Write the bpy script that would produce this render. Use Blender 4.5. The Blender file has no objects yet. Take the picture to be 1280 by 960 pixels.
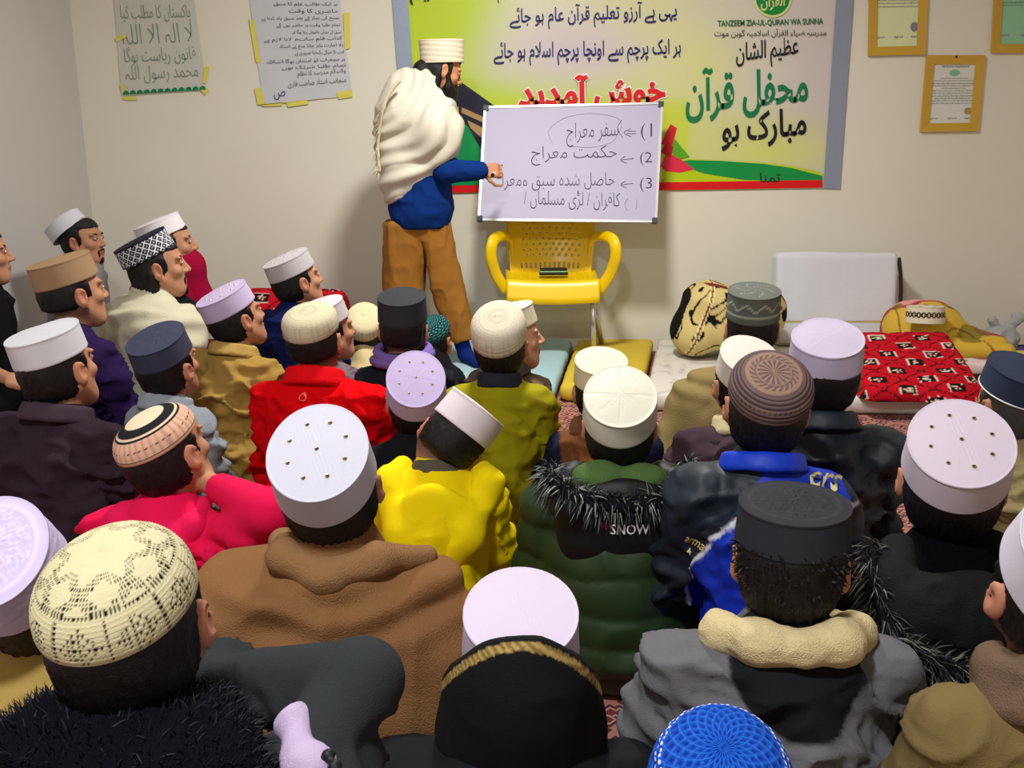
import bpy, math, random
import numpy as np
from mathutils import Vector, Matrix

# ------------------------------------------------------------------ camera
F, PITCH, CAMH = 1200.0, math.atan(0.255), 1.25
SC = bpy.context.scene
COL = SC.collection
cam_d = bpy.data.cameras.new('camera'); cam_d.sensor_width = 36.0; cam_d.lens = 36.0 * F / 1280.0
cam_d.clip_start = 0.02
cam = bpy.data.objects.new('camera', cam_d); COL.objects.link(cam)
cam.location = (0, 0, CAMH); cam.rotation_euler = (math.pi / 2 - PITCH, 0, 0)
SC.camera = cam
# ------------------------------------------------------------------ world, exposure
SC.view_settings.view_transform = 'Standard'; SC.view_settings.look = 'None'
SC.view_settings.gamma = 1.0; SC.view_settings.use_curve_mapping = False
SC.view_settings.exposure = 0.05
world = bpy.data.worlds.new('world'); SC.world = world; world.use_nodes = True
world.node_tree.nodes['Background'].inputs[0].default_value = (0.9, 0.95, 1.0, 1)
world.node_tree.nodes['Background'].inputs[1].default_value = 0.05
# ------------------------------------------------------------------ lamps (x, y, z, size, watts, colour)
CEIL = 3.0
LAMPS = [(0.1, 3.5, CEIL - 0.09, 0.40, 88, (1.0, 0.97, 0.91)),
         (-0.55, 0.2, CEIL - 0.09, 0.26, 75, (0.98, 0.98, 1.0))]
WALL_Y, WALL_R, WALL_B = 5.72, 3.4, -1.4
LEFT_A, LEFT_B = (-2.47, 5.72), (-2.95, -1.4)      # left wall line, corner then behind the camera

# ------------------------------------------------------------------ maths
CP, SP = math.cos(PITCH), math.sin(PITCH)
CAMP = np.array([0, 0, CAMH])
def ray(px, py):
    u = -(py - 480) / F; x = (px - 640) / F
    return np.array([x, CP + u * SP, -SP + u * CP])
def at(px, py, Y):                     # point on the upright plane y = Y
    d = ray(px, py); return CAMP + d * (Y / d[1])
def atd(px, py, dep):                  # point at a depth along the view axis
    return CAMP + ray(px, py) * dep
def hit(px, py, p0, n):
    d = ray(px, py); n = np.asarray(n, float)
    return CAMP + d * (np.dot(np.asarray(p0) - CAMP, n) / np.dot(d, n))
def floor_at(px, py, z=0.0):
    d = ray(px, py); return CAMP + d * ((z - CAMH) / d[2])
def lin(c):
    c = np.asarray(c, float) / 255.0
    return np.where(c <= 0.04045, c / 12.92, ((c + 0.055) / 1.055) ** 2.4)
def rot(axis, deg):
    return np.array(Matrix.Rotation(math.radians(deg), 3, axis))
def sstep(a, b, x):
    t = np.clip((x - a) / (b - a), 0, 1); return t * t * (3 - 2 * t)
def mixc(c0, c1, m):
    return c0 + (np.asarray(c1) - c0) * np.asarray(m)[:, None]

_rs = np.random.RandomState(7); _T = _rs.rand(32, 32, 32).astype(np.float32)
def vn(P):                             # value noise 0..1
    P = np.asarray(P, np.float32); I = np.floor(P).astype(np.int32); f = P - I; f = f * f * (3 - 2 * f)
    I &= 31; J = (I + 1) & 31
    x0, y0, z0 = I.T; x1, y1, z1 = J.T; fx, fy, fz = f.T
    a = _T[x0, y0, z0] * (1 - fx) + _T[x1, y0, z0] * fx; b = _T[x0, y1, z0] * (1 - fx) + _T[x1, y1, z0] * fx
    c = _T[x0, y0, z1] * (1 - fx) + _T[x1, y0, z1] * fx; d = _T[x0, y1, z1] * (1 - fx) + _T[x1, y1, z1] * fx
    return (a * (1 - fy) + b * fy) * (1 - fz) + (c * (1 - fy) + d * fy) * fz
def ridge(P): return 1 - np.abs(2 * vn(P) - 1)

# ------------------------------------------------------------------ distance fields
def smin(a, b, k):
    h = np.clip(0.5 + 0.5 * (b - a) / k, 0, 1); return b + (a - b) * h - k * h * (1 - h)
def smax(a, b, k): return -smin(-a, -b, k)
def ell(P, c, r, R=None):
    p = P - np.asarray(c, np.float32)
    if R is not None: p = p @ np.asarray(R, np.float32)
    r = np.asarray(r, np.float32); q = p / r
    k0 = np.sqrt((q * q).sum(1)) + 1e-6; q2 = q / r; k1 = np.sqrt((q2 * q2).sum(1)) + 1e-6
    return k0 * (k0 - 1) / k1
def con(P, a, b, ra, rb):
    a = np.asarray(a, np.float32); ba = np.asarray(b, np.float32) - a; pa = P - a
    h = np.clip(pa @ ba / max(float(ba @ ba), 1e-9), 0, 1)
    v = pa - h[:, None] * ba
    return np.sqrt((v * v).sum(1)) - (ra + (rb - ra) * h)
def rbox(P, c, b, r, R=None):
    p = P - np.asarray(c, np.float32)
    if R is not None: p = p @ np.asarray(R, np.float32)
    q = np.abs(p) - (np.asarray(b, np.float32) - r)
    return np.sqrt((np.maximum(q, 0) ** 2).sum(1)) + np.minimum(q.max(1), 0) - r
def chain(P, pts, rad, k=0.01):
    d = None
    for i in range(len(pts) - 1):
        e = con(P, pts[i], pts[i + 1], rad[i], rad[i + 1]); d = e if d is None else smin(d, e, k)
    return d

def surf(f, lo, hi, h):
    """surface nets over f inside the box lo..hi with cells of h -> verts, quads"""
    lo = np.asarray(lo, float); hi = np.asarray(hi, float); B = 5
    nb = np.ceil((hi - lo) / (h * B)).astype(int); n = nb * B
    g = [lo[i] + (np.arange(nb[i]) * B + (B - 1) / 2) * h for i in range(3)]
    C = np.stack(np.meshgrid(*g, indexing='ij'), -1).reshape(-1, 3).astype(np.float32)
    dc = f(C)
    act = np.abs(dc) < h * (B * 0.87 * 1.25 + 1.5)
    D = np.where(dc < 0, -1.0, 1.0).reshape(nb).astype(np.float32)
    D = D.repeat(B, 0).repeat(B, 1).repeat(B, 2)
    ai = np.argwhere(act.reshape(nb)) * B
    o = np.stack(np.meshgrid(*[np.arange(B)] * 3, indexing='ij'), -1).reshape(-1, 3)
    idx = (ai[:, None, :] + o[None]).reshape(-1, 3)
    pts = (lo + idx * h).astype(np.float32)
    val = np.concatenate([f(pts[i:i + 400000]) for i in range(0, len(pts), 400000)]) if len(pts) else np.zeros(0)
    D[idx[:, 0], idx[:, 1], idx[:, 2]] = val
    S = D < 0
    c8 = sum(S[i:n[0] - 1 + i, j:n[1] - 1 + j, k:n[2] - 1 + k].astype(np.int8) for i in (0, 1) for j in (0, 1) for k in (0, 1))
    ce = np.argwhere((c8 > 0) & (c8 < 8)); vid = np.full(tuple(n - 1), -1, np.int32)
    vid[ce[:, 0], ce[:, 1], ce[:, 2]] = np.arange(len(ce))
    acc = np.zeros((len(ce), 3)); cnt = np.zeros(len(ce))
    for ax in range(3):
        for p in (0, 1):
            for q in (0, 1):
                o0 = [0, 0, 0]; o0[(ax + 1) % 3] = p; o0[(ax + 2) % 3] = q; o1 = list(o0); o1[ax] = 1
                a = ce + o0; b = ce + o1
                da = D[a[:, 0], a[:, 1], a[:, 2]]; db = D[b[:, 0], b[:, 1], b[:, 2]]
                m = (da < 0) != (db < 0); t = np.where(m, da / np.where(m, da - db, 1), 0)
                pt = a.astype(float); pt[:, ax] += t
                acc[m] += pt[m]; cnt[m] += 1
    V = lo + acc / cnt[:, None] * h
    Q = []
    for ax in range(3):
        b1, b2 = (ax + 1) % 3, (ax + 2) % 3
        s0 = [slice(None)] * 3; s1 = [slice(None)] * 3; s0[ax] = slice(0, -1); s1[ax] = slice(1, None)
        e = np.argwhere(S[tuple(s0)] != S[tuple(s1)])
        e = e[(e[:, b1] > 0) & (e[:, b2] > 0) & (e[:, b1] < n[b1] - 1) & (e[:, b2] < n[b2] - 1)]
        if not len(e): continue
        def g_(d1, d2):
            c = e.copy(); c[:, b1] -= d1; c[:, b2] -= d2; return vid[c[:, 0], c[:, 1], c[:, 2]]
        q = np.stack([g_(1, 1), g_(0, 1), g_(0, 0), g_(1, 0)], 1)
        fl = ~S[e[:, 0], e[:, 1], e[:, 2]]
        q[fl] = q[fl][:, ::-1]
        Q.append(q[(q >= 0).all(1)])
    return V, (np.concatenate(Q) if Q else np.zeros((0, 4), int))
def grad(f, V, e=0.002):
    V = V.astype(np.float32); G = np.zeros_like(V)
    for a in range(3):
        o = np.zeros(3, np.float32); o[a] = e; G[:, a] = f(V + o) - f(V - o)
    return G / (np.sqrt((G * G).sum(1))[:, None] + 1e-9)

# ------------------------------------------------------------------ meshes and materials
def mk(name, V, Fc, mat, parent=None, col=None, smooth=True):
    me = bpy.data.meshes.new(name); V = np.asarray(V, float)
    if parent is not None and parent.get('_o') is not None: V = V - np.array(parent['_o'][:])
    if isinstance(Fc, np.ndarray):
        k = Fc.shape[1]; me.vertices.add(len(V)); me.vertices.foreach_set('co', V.ravel())
        me.loops.add(Fc.size); me.polygons.add(len(Fc))
        me.polygons.foreach_set('loop_start', np.arange(len(Fc)) * k)
        me.loops.foreach_set('vertex_index', Fc.ravel().astype(np.int32)); me.update(calc_edges=True)
    else:
        me.from_pydata([tuple(v) for v in V], [], Fc)
    me.validate()
    if col is not None:
        a = me.color_attributes.new('Col', 'FLOAT_COLOR', 'POINT')
        c = np.ones((len(V), 4)); c[:, :3] = np.clip(col, 0, 1); a.data.foreach_set('color', c.ravel())
    me.polygons.foreach_set('use_smooth', np.full(len(me.polygons), smooth))
    o = bpy.data.objects.new(name, me); COL.objects.link(o); me.materials.append(mat)
    if parent is not None:
        o.parent = parent
        if parent.get('_o') is not None: o['_o'] = parent['_o'][:]
    return o
def tag(o, label=None, cat=None, group=None, kind=None):
    if label: o['label'] = label
    if cat: o['category'] = cat
    if group: o['group'] = group
    if kind: o['kind'] = kind
    return o
def empty(name, loc, label=None, cat=None, group=None):
    o = bpy.data.objects.new(name, None); COL.objects.link(o); o.location = loc; o.empty_display_size = 0.05
    o['_o'] = [float(v) for v in loc]
    return tag(o, label, cat, group)
_M = {}
def mat(name, c=(200, 200, 200), rough=0.85, bump=0.0, scale=300.0, attr=False, metal=0.0, sheen=0.0, var=0.0, vscale=6.0,
        emit=0.0, spec=0.35, alpha=1.0, wave=None):
    if name in _M: return _M[name]
    m = bpy.data.materials.new(name); m.use_nodes = True; nt = m.node_tree; N = nt.nodes; L = nt.links
    b = N['Principled BSDF']; col = (*lin(c), 1); b.inputs['Base Color'].default_value = col
    b.inputs['Roughness'].default_value = rough; b.inputs['Metallic'].default_value = metal
    b.inputs['Specular IOR Level'].default_value = spec
    if sheen: b.inputs['Sheen Weight'].default_value = sheen; b.inputs['Sheen Roughness'].default_value = 0.5
    if alpha < 1: b.inputs['Alpha'].default_value = alpha
    if emit: b.inputs['Emission Color'].default_value = col; b.inputs['Emission Strength'].default_value = emit
    src = None
    if attr:
        a = N.new('ShaderNodeAttribute'); a.attribute_name = 'Col'; src = a.outputs['Color']
        L.new(src, b.inputs['Base Color'])
    tc = N.new('ShaderNodeTexCoord')
    if var:
        n = N.new('ShaderNodeTexNoise'); n.inputs['Scale'].default_value = vscale; n.inputs['Detail'].default_value = 3
        L.new(tc.outputs['Object'], n.inputs['Vector'])
        mr = N.new('ShaderNodeMapRange'); mr.inputs[1].default_value = 0.3; mr.inputs[2].default_value = 0.7
        mr.inputs[3].default_value = 1 - var; mr.inputs[4].default_value = 1 + var * 0.5; L.new(n.outputs['Fac'], mr.inputs[0])
        mx = N.new('ShaderNodeVectorMath'); mx.operation = 'SCALE'
        if src: L.new(src, mx.inputs[0])
        else: mx.inputs[0].default_value = col[:3]
        L.new(mr.outputs[0], mx.inputs['Scale']); L.new(mx.outputs[0], b.inputs['Base Color'])
    if bump:
        if wave:
            n = N.new('ShaderNodeTexWave'); n.inputs['Scale'].default_value = scale; n.inputs['Distortion'].default_value = 1.0
            n.bands_direction = wave
        else:
            n = N.new('ShaderNodeTexNoise'); n.inputs['Scale'].default_value = scale; n.inputs['Detail'].default_value = 3
        L.new(tc.outputs['Object'], n.inputs['Vector'])
        bp = N.new('ShaderNodeBump'); bp.inputs['Strength'].default_value = min(bump, 1.0); bp.inputs['Distance'].default_value = 0.004
        L.new(n.outputs['Fac'], bp.inputs['Height']); L.new(bp.outputs[0], b.inputs['Normal'])
    _M[name] = m; return m
SKIN = mat('skin', attr=True, rough=0.62, bump=0.15, scale=400, spec=0.25)
HAIR = mat('hair', (13, 11, 11), rough=0.5, bump=0.5, scale=500, spec=0.35)
CLOTH = mat('cloth', attr=True, rough=0.9, bump=0.4, scale=500, spec=0.15)
FLEECE = mat('fleece', attr=True, rough=1.0, bump=0.8, scale=420, spec=0.05)
NYLON = mat('nylon', attr=True, rough=0.55, bump=0.1, scale=120, spec=0.35)
WOOL = mat('wool', attr=True, rough=1.0, bump=0.8, scale=320, spec=0.08)
KNIT = mat('knit', attr=True, rough=0.95, bump=0.3, scale=600, spec=0.1)
CAPC = mat('cap_cotton', attr=True, rough=0.8, bump=0.25, scale=900, spec=0.2)
FUR = mat('fur', attr=True, rough=0.7, spec=0.3)
DARK = mat('dark_print', (22, 20, 24), rough=0.7)
EYE = mat('eye', attr=True, rough=0.35, spec=0.4)

def box(name, c, s, m, parent=None, R=None, bevel=0.0):
    V, Q = [], []
    if bevel <= 0:
        V = np.array([(x, y, z) for x in (-1, 1) for y in (-1, 1) for z in (-1, 1)], float) * np.array(s) / 2
        Q = np.array([(0, 1, 3, 2), (4, 6, 7, 5), (0, 4, 5, 1), (2, 3, 7, 6), (0, 2, 6, 4), (1, 5, 7, 3)])
        if R is not None: V = V @ np.asarray(R).T
        return mk(name, V + np.asarray(c), Q, m, parent, smooth=False)
    import bmesh
    bm = bmesh.new(); bmesh.ops.create_cube(bm, size=1)
    for v in bm.verts: v.co = Vector((v.co.x * s[0], v.co.y * s[1], v.co.z * s[2]))
    bmesh.ops.bevel(bm, geom=bm.edges[:], offset=bevel, segments=2, affect='EDGES', profile=0.6)
    V = np.array([v.co[:] for v in bm.verts]); Fc = [[v.index for v in f.verts] for f in bm.faces]; bm.free()
    if R is not None: V = V @ np.asarray(R).T
    return mk(name, V + np.asarray(c), Fc, m, parent, smooth=True)
def tube(pts, r, n=10, closed=False, flat=1.0):
    """swept tube -> V, Q"""
    pts = np.asarray(pts, float); m = len(pts); r = np.broadcast_to(np.asarray(r, float), (m,))
    T = np.gradient(pts, axis=0) if not closed else np.roll(pts, -1, 0) - np.roll(pts, 1, 0)
    T /= np.linalg.norm(T, axis=1)[:, None] + 1e-9
    up = np.array([0, 0, 1.0]) if abs(T[0][2]) < 0.9 else np.array([0, 1.0, 0])
    V = []; N_ = np.cross(T[0], up); N_ /= np.linalg.norm(N_)
    for i in range(m):
        N_ = N_ - T[i] * np.dot(N_, T[i]); N_ /= np.linalg.norm(N_) + 1e-9; B_ = np.cross(T[i], N_)
        for k in range(n):
            a = 2 * math.pi * k / n; V.append(pts[i] + r[i] * (math.cos(a) * N_ + flat * math.sin(a) * B_))
    Q = []
    for i in range(m if closed else m - 1):
        j = (i + 1) % m
        for k in range(n):
            Q.append((i * n + k, i * n + (k + 1) % n, j * n + (k + 1) % n, j * n + k))
    Q = [list(q) for q in Q]
    if not closed: Q.append(list(range(n))[::-1]); Q.append([(m - 1) * n + k for k in range(n)])
    return np.array(V), Q
def spline(pts, n):
    pts = np.asarray(pts, float); P = np.vstack([2 * pts[0] - pts[1], pts, 2 * pts[-1] - pts[-2]]); out = []
    seg = len(pts) - 1
    for t in np.linspace(0, seg, n):
        i = min(int(t), seg - 1); u = t - i; a, b, c, d = P[i], P[i + 1], P[i + 2], P[i + 3]
        out.append(0.5 * ((2 * b) + (-a + c) * u + (2 * a - 5 * b + 4 * c - d) * u ** 2 + (-a + 3 * b - 3 * c + d) * u ** 3))
    return np.array(out)
def grid(nu, nv, fn):
    u, v = np.meshgrid(np.linspace(0, 1, nu), np.linspace(0, 1, nv), indexing='ij')
    V = fn(u.ravel(), v.ravel()); i = np.arange(nu * nv).reshape(nu, nv)
    Q = np.stack([i[:-1, :-1], i[1:, :-1], i[1:, 1:], i[:-1, 1:]], -1).reshape(-1, 4)
    return V, Q

# ------------------------------------------------------------------ lettering
_AR = {}
def _ar(ch, base, n=4): _AR[ch] = [chr(base + i) for i in range(n)]
for ch, b_, n_ in [('ا', 0xFE8D, 2), ('آ', 0xFE81, 2), ('ب', 0xFE8F, 4), ('پ', 0xFB56, 4), ('ت', 0xFE95, 4), ('ج', 0xFE9D, 4),
                   ('چ', 0xFB7A, 4), ('ح', 0xFEA1, 4), ('خ', 0xFEA5, 4), ('د', 0xFEA9, 2), ('ڑ', 0xFB8C, 2), ('ر', 0xFEAD, 2), ('ز', 0xFEAF, 2),
                   ('س', 0xFEB1, 4), ('ش', 0xFEB5, 4), ('ص', 0xFEB9, 4), ('ض', 0xFEBD, 4), ('ط', 0xFEC1, 4), ('ظ', 0xFEC5, 4),
                   ('ع', 0xFEC9, 4), ('ف', 0xFED1, 4), ('ق', 0xFED5, 4), ('ک', 0xFB8E, 4), ('گ', 0xFB92, 4), ('ل', 0xFEDD, 4),
                   ('م', 0xFEE1, 4), ('ن', 0xFEE5, 4), ('ں', 0xFB9E, 2), ('و', 0xFEED, 2), ('ہ', 0xFBA6, 4), ('ی', 0xFBFC, 4),
                   ('ے', 0xFBAE, 2), ('ئ', 0xFE89, 4), ('ء', 0xFE80, 1)]: _ar(ch, b_, n_)
def shape_ar(s):
    out = []; i = 0
    def joins_next(c): return c in _AR and len(_AR[c]) == 4
    while i < len(s):
        c = s[i]
        if c not in _AR: out.append(c); i += 1; continue
        prev = i > 0 and joins_next(s[i - 1]); 
        if c == 'ل' and i + 1 < len(s) and s[i + 1] == 'ا':
            out.append('\ufefc' if prev else '\ufefb'); i += 2; continue
        nxt = i + 1 < len(s) and s[i + 1] in _AR and len(_AR[s[i + 1]]) >= 2 and joins_next(c)
        f = _AR[c]; k = (3 if prev else 2) if nxt else (1 if prev else 0)
        out.append(f[min(k, len(f) - 1)]); i += 1
    return ''.join(out[::-1])
_TC = {}
def text_mesh(body, bold=0.0, shear=0.0, res=2, sp=1.0):
    key = (body, bold, shear, res, sp)
    if key in _TC: return _TC[key]
    cu = bpy.data.curves.new('lettering', 'FONT'); cu.body = body; cu.offset = bold; cu.shear = shear; cu.resolution_u = res; cu.space_character = sp
    o = bpy.data.objects.new('lettering', cu); COL.objects.link(o)
    me = bpy.data.meshes.new_from_object(o.evaluated_get(bpy.context.evaluated_depsgraph_get()))
    V = np.array([v.co[:] for v in me.vertices]); Fc = [list(p.vertices) for p in me.polygons]
    bpy.data.objects.remove(o); bpy.data.meshes.remove(me); bpy.data.curves.remove(cu)
    _TC[key] = (V, Fc); return _TC[key]
def text_map(name, body, m, parent, fn, bold=0.0, shear=0.0, res=2, sp=1.0, slant=0.0):
    """fn maps u,v in 0..1 (v up) to world points"""
    V, Fc = text_mesh(body, bold, shear, res, sp)
    lo = V.min(0); hi = V.max(0); U = (V[:, 0] - lo[0]) / (hi[0] - lo[0]); W = (V[:, 1] - lo[1]) / (hi[1] - lo[1])
    return mk(name, fn(U, W + slant * (U - 0.5)), Fc, m, parent, smooth=False)
def px_plane(x0, y0, x1, y1, p0, n, rise=0.0):
    """pixel box (y0 top) on a plane; rise = how many px the right end sits higher"""
    def fn(U, W):
        return np.array([hit(x0 + u * (x1 - x0), y1 + w * (y0 - y1) - rise * (u - 0.5), p0, n) for u, w in zip(U, W)])
    return fn
def poly_px(name, pts, m, parent, p0, n):
    return mk(name, [hit(x, y, p0, n) for x, y in pts], [list(range(len(pts)))], m, parent, smooth=False)
# ================================================================== ROOM
def quad_px(tl, tr, br, bl, p0, n):
    tl, tr, br, bl = map(np.array, (tl, tr, br, bl))
    def fn(U, W):
        out = []
        for u, w in zip(np.atleast_1d(U), np.atleast_1d(W)):
            p = (tl * (1 - u) + tr * u) * w + (bl * (1 - u) + br * u) * (1 - w)
            out.append(hit(p[0], p[1], p0, n))
        return np.array(out)
    return fn
def sub(fn, u0, w0, u1, w1):
    return lambda U, W: fn(u0 + np.asarray(U) * (u1 - u0), w0 + np.asarray(W) * (w1 - w0))
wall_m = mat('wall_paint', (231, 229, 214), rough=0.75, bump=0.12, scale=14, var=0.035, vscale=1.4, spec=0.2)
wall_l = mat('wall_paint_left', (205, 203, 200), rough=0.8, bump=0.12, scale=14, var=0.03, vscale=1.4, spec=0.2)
def structure(o): o['kind'] = 'structure'; return o
structure(box('wall_back', ((LEFT_A[0] + WALL_R) / 2, WALL_Y + 0.05, CEIL / 2), (WALL_R - LEFT_A[0] + 0.3, 0.1, CEIL), wall_m))
structure(box('wall_right', (WALL_R + 0.05, (WALL_Y + WALL_B) / 2, CEIL / 2), (0.1, WALL_Y - WALL_B, CEIL), wall_m))
structure(box('wall_front', (0.3, WALL_B - 0.05, CEIL / 2), (6.6, 0.1, CEIL), wall_m))
a_, b_ = np.array(LEFT_A), np.array(LEFT_B); t_ = (a_ - b_) / np.linalg.norm(a_ - b_); n_ = np.array([t_[1], -t_[0]])
pts_ = [b_, a_, a_ - n_ * 0.1, b_ - n_ * 0.1]
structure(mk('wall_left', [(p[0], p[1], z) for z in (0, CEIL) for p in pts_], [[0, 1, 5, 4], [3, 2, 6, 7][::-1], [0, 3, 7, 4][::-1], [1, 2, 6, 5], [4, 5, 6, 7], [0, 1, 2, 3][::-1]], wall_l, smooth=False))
structure(box('ceiling', (0.3, (WALL_Y + WALL_B) / 2, CEIL + 0.05), (6.8, WALL_Y - WALL_B + 0.2, 0.1), mat('ceiling_paint', (225, 222, 215), rough=0.9)))
# carpet
cm = bpy.data.materials.new('carpet'); cm.use_nodes = True; nt = cm.node_tree; N = nt.nodes; L = nt.links
tc = N.new('ShaderNodeTexCoord'); vo = N.new('ShaderNodeTexVoronoi'); vo.inputs['Scale'].default_value = 26; vo.distance = 'MANHATTAN'
L.new(tc.outputs['Object'], vo.inputs['Vector']); cr = N.new('ShaderNodeValToRGB'); cr.color_ramp.interpolation = 'CONSTANT'
els = cr.color_ramp.elements; els[0].color = (*lin((120, 45, 45)), 1); els[1].position = 0.45; els[1].color = (*lin((190, 150, 130)), 1)
for p_, c_ in ((0.62, (100, 35, 40)), (0.8, (60, 40, 70)), (0.9, (175, 120, 100))):
    e_ = els.new(p_); e_.color = (*lin(c_), 1)
L.new(vo.outputs['Distance'], cr.inputs['Fac']); L.new(cr.outputs[0], N['Principled BSDF'].inputs['Base Color']); N['Principled BSDF'].inputs['Roughness'].default_value = 1
structure(box('floor', (0.3, (WALL_Y + WALL_B) / 2, -0.05), (6.8, WALL_Y - WALL_B + 0.2, 0.1), cm))
# lamps on the ceiling
lampw = mat('lamp_housing', (235, 235, 235), rough=0.4); glow = mat('lamp_diffuser', (255, 250, 240), emit=6.0)
for i, (x, y, z, s, w, c) in enumerate(LAMPS):
    r = empty('ceiling_lamp', (x, y, CEIL), ['round white ceiling lamp over the middle of the seated crowd', 'round white ceiling lamp over the back of the seated crowd'][i], 'lamp', 'round ceiling lamps')
    V, Q = tube([(x, y, CEIL - 0.05), (x, y, CEIL)], s * 0.62, 32); mk('housing', V, Q, lampw, r)
    V, Q = tube([(x, y, CEIL - 0.065), (x, y, CEIL - 0.05)], s * 0.5, 32); mk('diffuser', V, Q, glow, r)
    ld = bpy.data.lights.new('lamp_light', 'AREA'); ld.shape = 'DISK'; ld.size = s; ld.energy = w; ld.color = c
    lo = bpy.data.objects.new('lamp_light', ld); COL.objects.link(lo); lo.location = (0, 0, z - CEIL); lo.parent = r

# ================================================================== BANNER
WN = (0, -1, 0)
def wp(off): return (0, WALL_Y - off, 0)
bt = empty('banner', at(780, 100, WALL_Y - 0.004), 'wide printed vinyl banner in lime and cream with Urdu lettering above the yellow chair', 'banner')
B = dict(tl=(485, -70), tr=(1072, -70), br=(1050, 236), bl=(508, 242))
bq = quad_px(B['tl'], B['tr'], B['br'], B['bl'], wp(0.006), WN)
V, Q = grid(150, 90, bq)
# recover px for colouring the print
dV = V - CAMP; fx = dV[:, 1] * CP - dV[:, 2] * SP; PXX = 640 + F * dV[:, 0] / fx; PYY = 480 - F * (dV[:, 1] * SP + dV[:, 2] * CP) / fx
lime = lin((188, 214, 8)); pale = lin((216, 214, 200)); lilac = lin((208, 198, 205)); yel = lin((222, 228, 110)); lime2 = lin((205, 222, 60))
c = np.tile(lime, (len(V), 1))
m = sstep(560, 660, PXX + 0.35 * (PYY - 60)) * (1 - sstep(70, 135, PYY - (PXX - 640) * 0.08)); c = mixc(c, pale, m * 0.92)
m = sstep(600, 860, PXX) ; c = mixc(c, yel, m * 0.45)
m = np.exp(-(((PXX - 720) / 85) ** 2 + ((PYY - 62) / 42) ** 2)); c = mixc(c, lilac, np.clip(m * 1.0, 0, 1))
m = sstep(800, 900, PXX) * (1 - 0.45 * sstep(110, 160, PYY)); c = mixc(c, pale, m)
m = np.exp(-(((PXX - 880) / 45) ** 2 + ((PYY - 85) / 60) ** 2)); c = mixc(c, yel, m * 0.55)
m = sstep(950, 1030, PXX) * (1 - 0.4 * sstep(120, 190, PYY)); c = mixc(c, lilac, m * 0.7)
m = np.exp(-(((PXX - 960) / 90) ** 2 + ((PYY - 190) / 26) ** 2)); c = mixc(c, yel, m * 0.6)
m = sstep(116, 135, PYY) * (PXX < 860); c = mixc(c, lime2, m * 0.75)
c = np.where((PXX > 860)[:, None], c, c)
vn_ = vn(np.stack([V[:, 0] * 2.2, V[:, 2] * 2.2, V[:, 0] * 0], 1))
V[:, 1] -= 0.004 * (vn_ - 0.2)
mk('printed_sheet', V, Q[:, ::-1], mat('vinyl', attr=True, rough=0.38, spec=0.4, bump=0.12, scale=5), bt, c)
tape = mat('silver_tape', (150, 162, 184), rough=0.4, metal=0.25, bump=0.2, scale=40)
for nm, pts in (('tape', [(485, -70), (505, -70), (527, 242), (508, 242)]), ('tape', [(1050, -70), (1072, -70), (1050, 236), (1029, 235)])):
    poly_px(nm, pts[::-1], tape, bt, wp(0.013), WN)
def bpoly(nm, pts, colr, off=0.0125): return poly_px(nm, pts, mat('print_%02x%02x%02x' % tuple(colr), colr, rough=0.45), bt, wp(off), WN)
bpoly('red_stripe', [(520, 233), (520, 242.5), (600, 240), (820, 238), (1028, 234.5), (1028, 225), (820, 228)], (226, 20, 28), 0.0135)
bpoly('green_hill', [(565, 165), (568, 158), (576, 153), (584, 157), (620, 186), (640, 230), (560, 232), (556, 200)], (0, 150, 80))
arc = [(830, 205), (860, 199), (885, 200), (920, 202), (955, 204), (990, 208), (1015, 213), (1028, 217), (1028, 226), (830, 229)]
bpoly('lime_hill', arc, (190, 216, 20), 0.012)
bpoly('green_band', [(840, 203), (862, 200), (900, 201), (955, 205), (990, 210), (1028, 220), (1028, 225), (985, 226), (930, 225), (880, 217)], (10, 150, 70), 0.0128)
bpoly('black_building', [(556, 130), (577, 103), (618, 132), (618, 215), (603, 190), (584, 157), (568, 150)], (24, 24, 48), 0.0127)
gold = (186, 148, 98)
bpoly('gold_band', [(577, 134), (606, 147), (606, 154), (577, 141)], gold, 0.0134)
bpoly('gold_band', [(584, 150), (606, 161), (606, 176), (588, 160)], gold, 0.0134)
bpoly('gold_door', [(567, 136), (573, 133), (574, 146), (567, 150)], (205, 190, 90), 0.0134)
for k, pts in enumerate([[(826, 180), (838, 155), (846, 160), (840, 184)], [(826, 208), (834, 190), (852, 200), (868, 212), (850, 216), (832, 214)],
                         [(826, 190), (834, 176), (842, 184), (838, 198)]]):
    bpoly('red_petal', pts, [(216, 30, 50), (232, 45, 80), (190, 20, 45)][k], 0.0132 + k * 0.0004)
bpoly('leaf', [(832, 176), (842, 172), (862, 196), (846, 200)], (90, 170, 30), 0.0131)
def btext(s, x0, y0, x1, y1, colr, rise=0.0, bold=0.0, off=0.015, name='lettering', shear=0.0, sp=1.0, res=2):
    return text_map(name, s if ord(max(s)) < 256 else shape_ar(s), mat('ink_%02x%02x%02x' % tuple(colr), colr, rough=0.5), bt,
                    px_plane(x0, y0, x1, y1, wp(off), WN, rise), bold=bold, shear=shear, sp=sp, res=res)
navy = (28, 18, 110)
btext('یہی ہے آرزو تعلیم قرآن عام ہو جائے', 637, 4, 846, 34, navy, rise=8, bold=0.012)
btext('ہر ایک پرچم سے اونچا پرچم اسلام ہو جائے', 617, 50, 851, 80, navy, rise=6, bold=0.012)
btext('نظیم', 512, -14, 565, 5, (30, 30, 20), rise=2, bold=0.01)
btext('لام', 622, -14, 634, 4, navy, bold=0.01)
btext('خوش آمدید', 646, 91, 834, 142, (245, 235, 225), rise=6, bold=0.075, off=0.0145)
btext('خوش آمدید', 648, 93, 832, 140, (222, 22, 30), rise=6, bold=0.04, off=0.0165)
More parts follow.
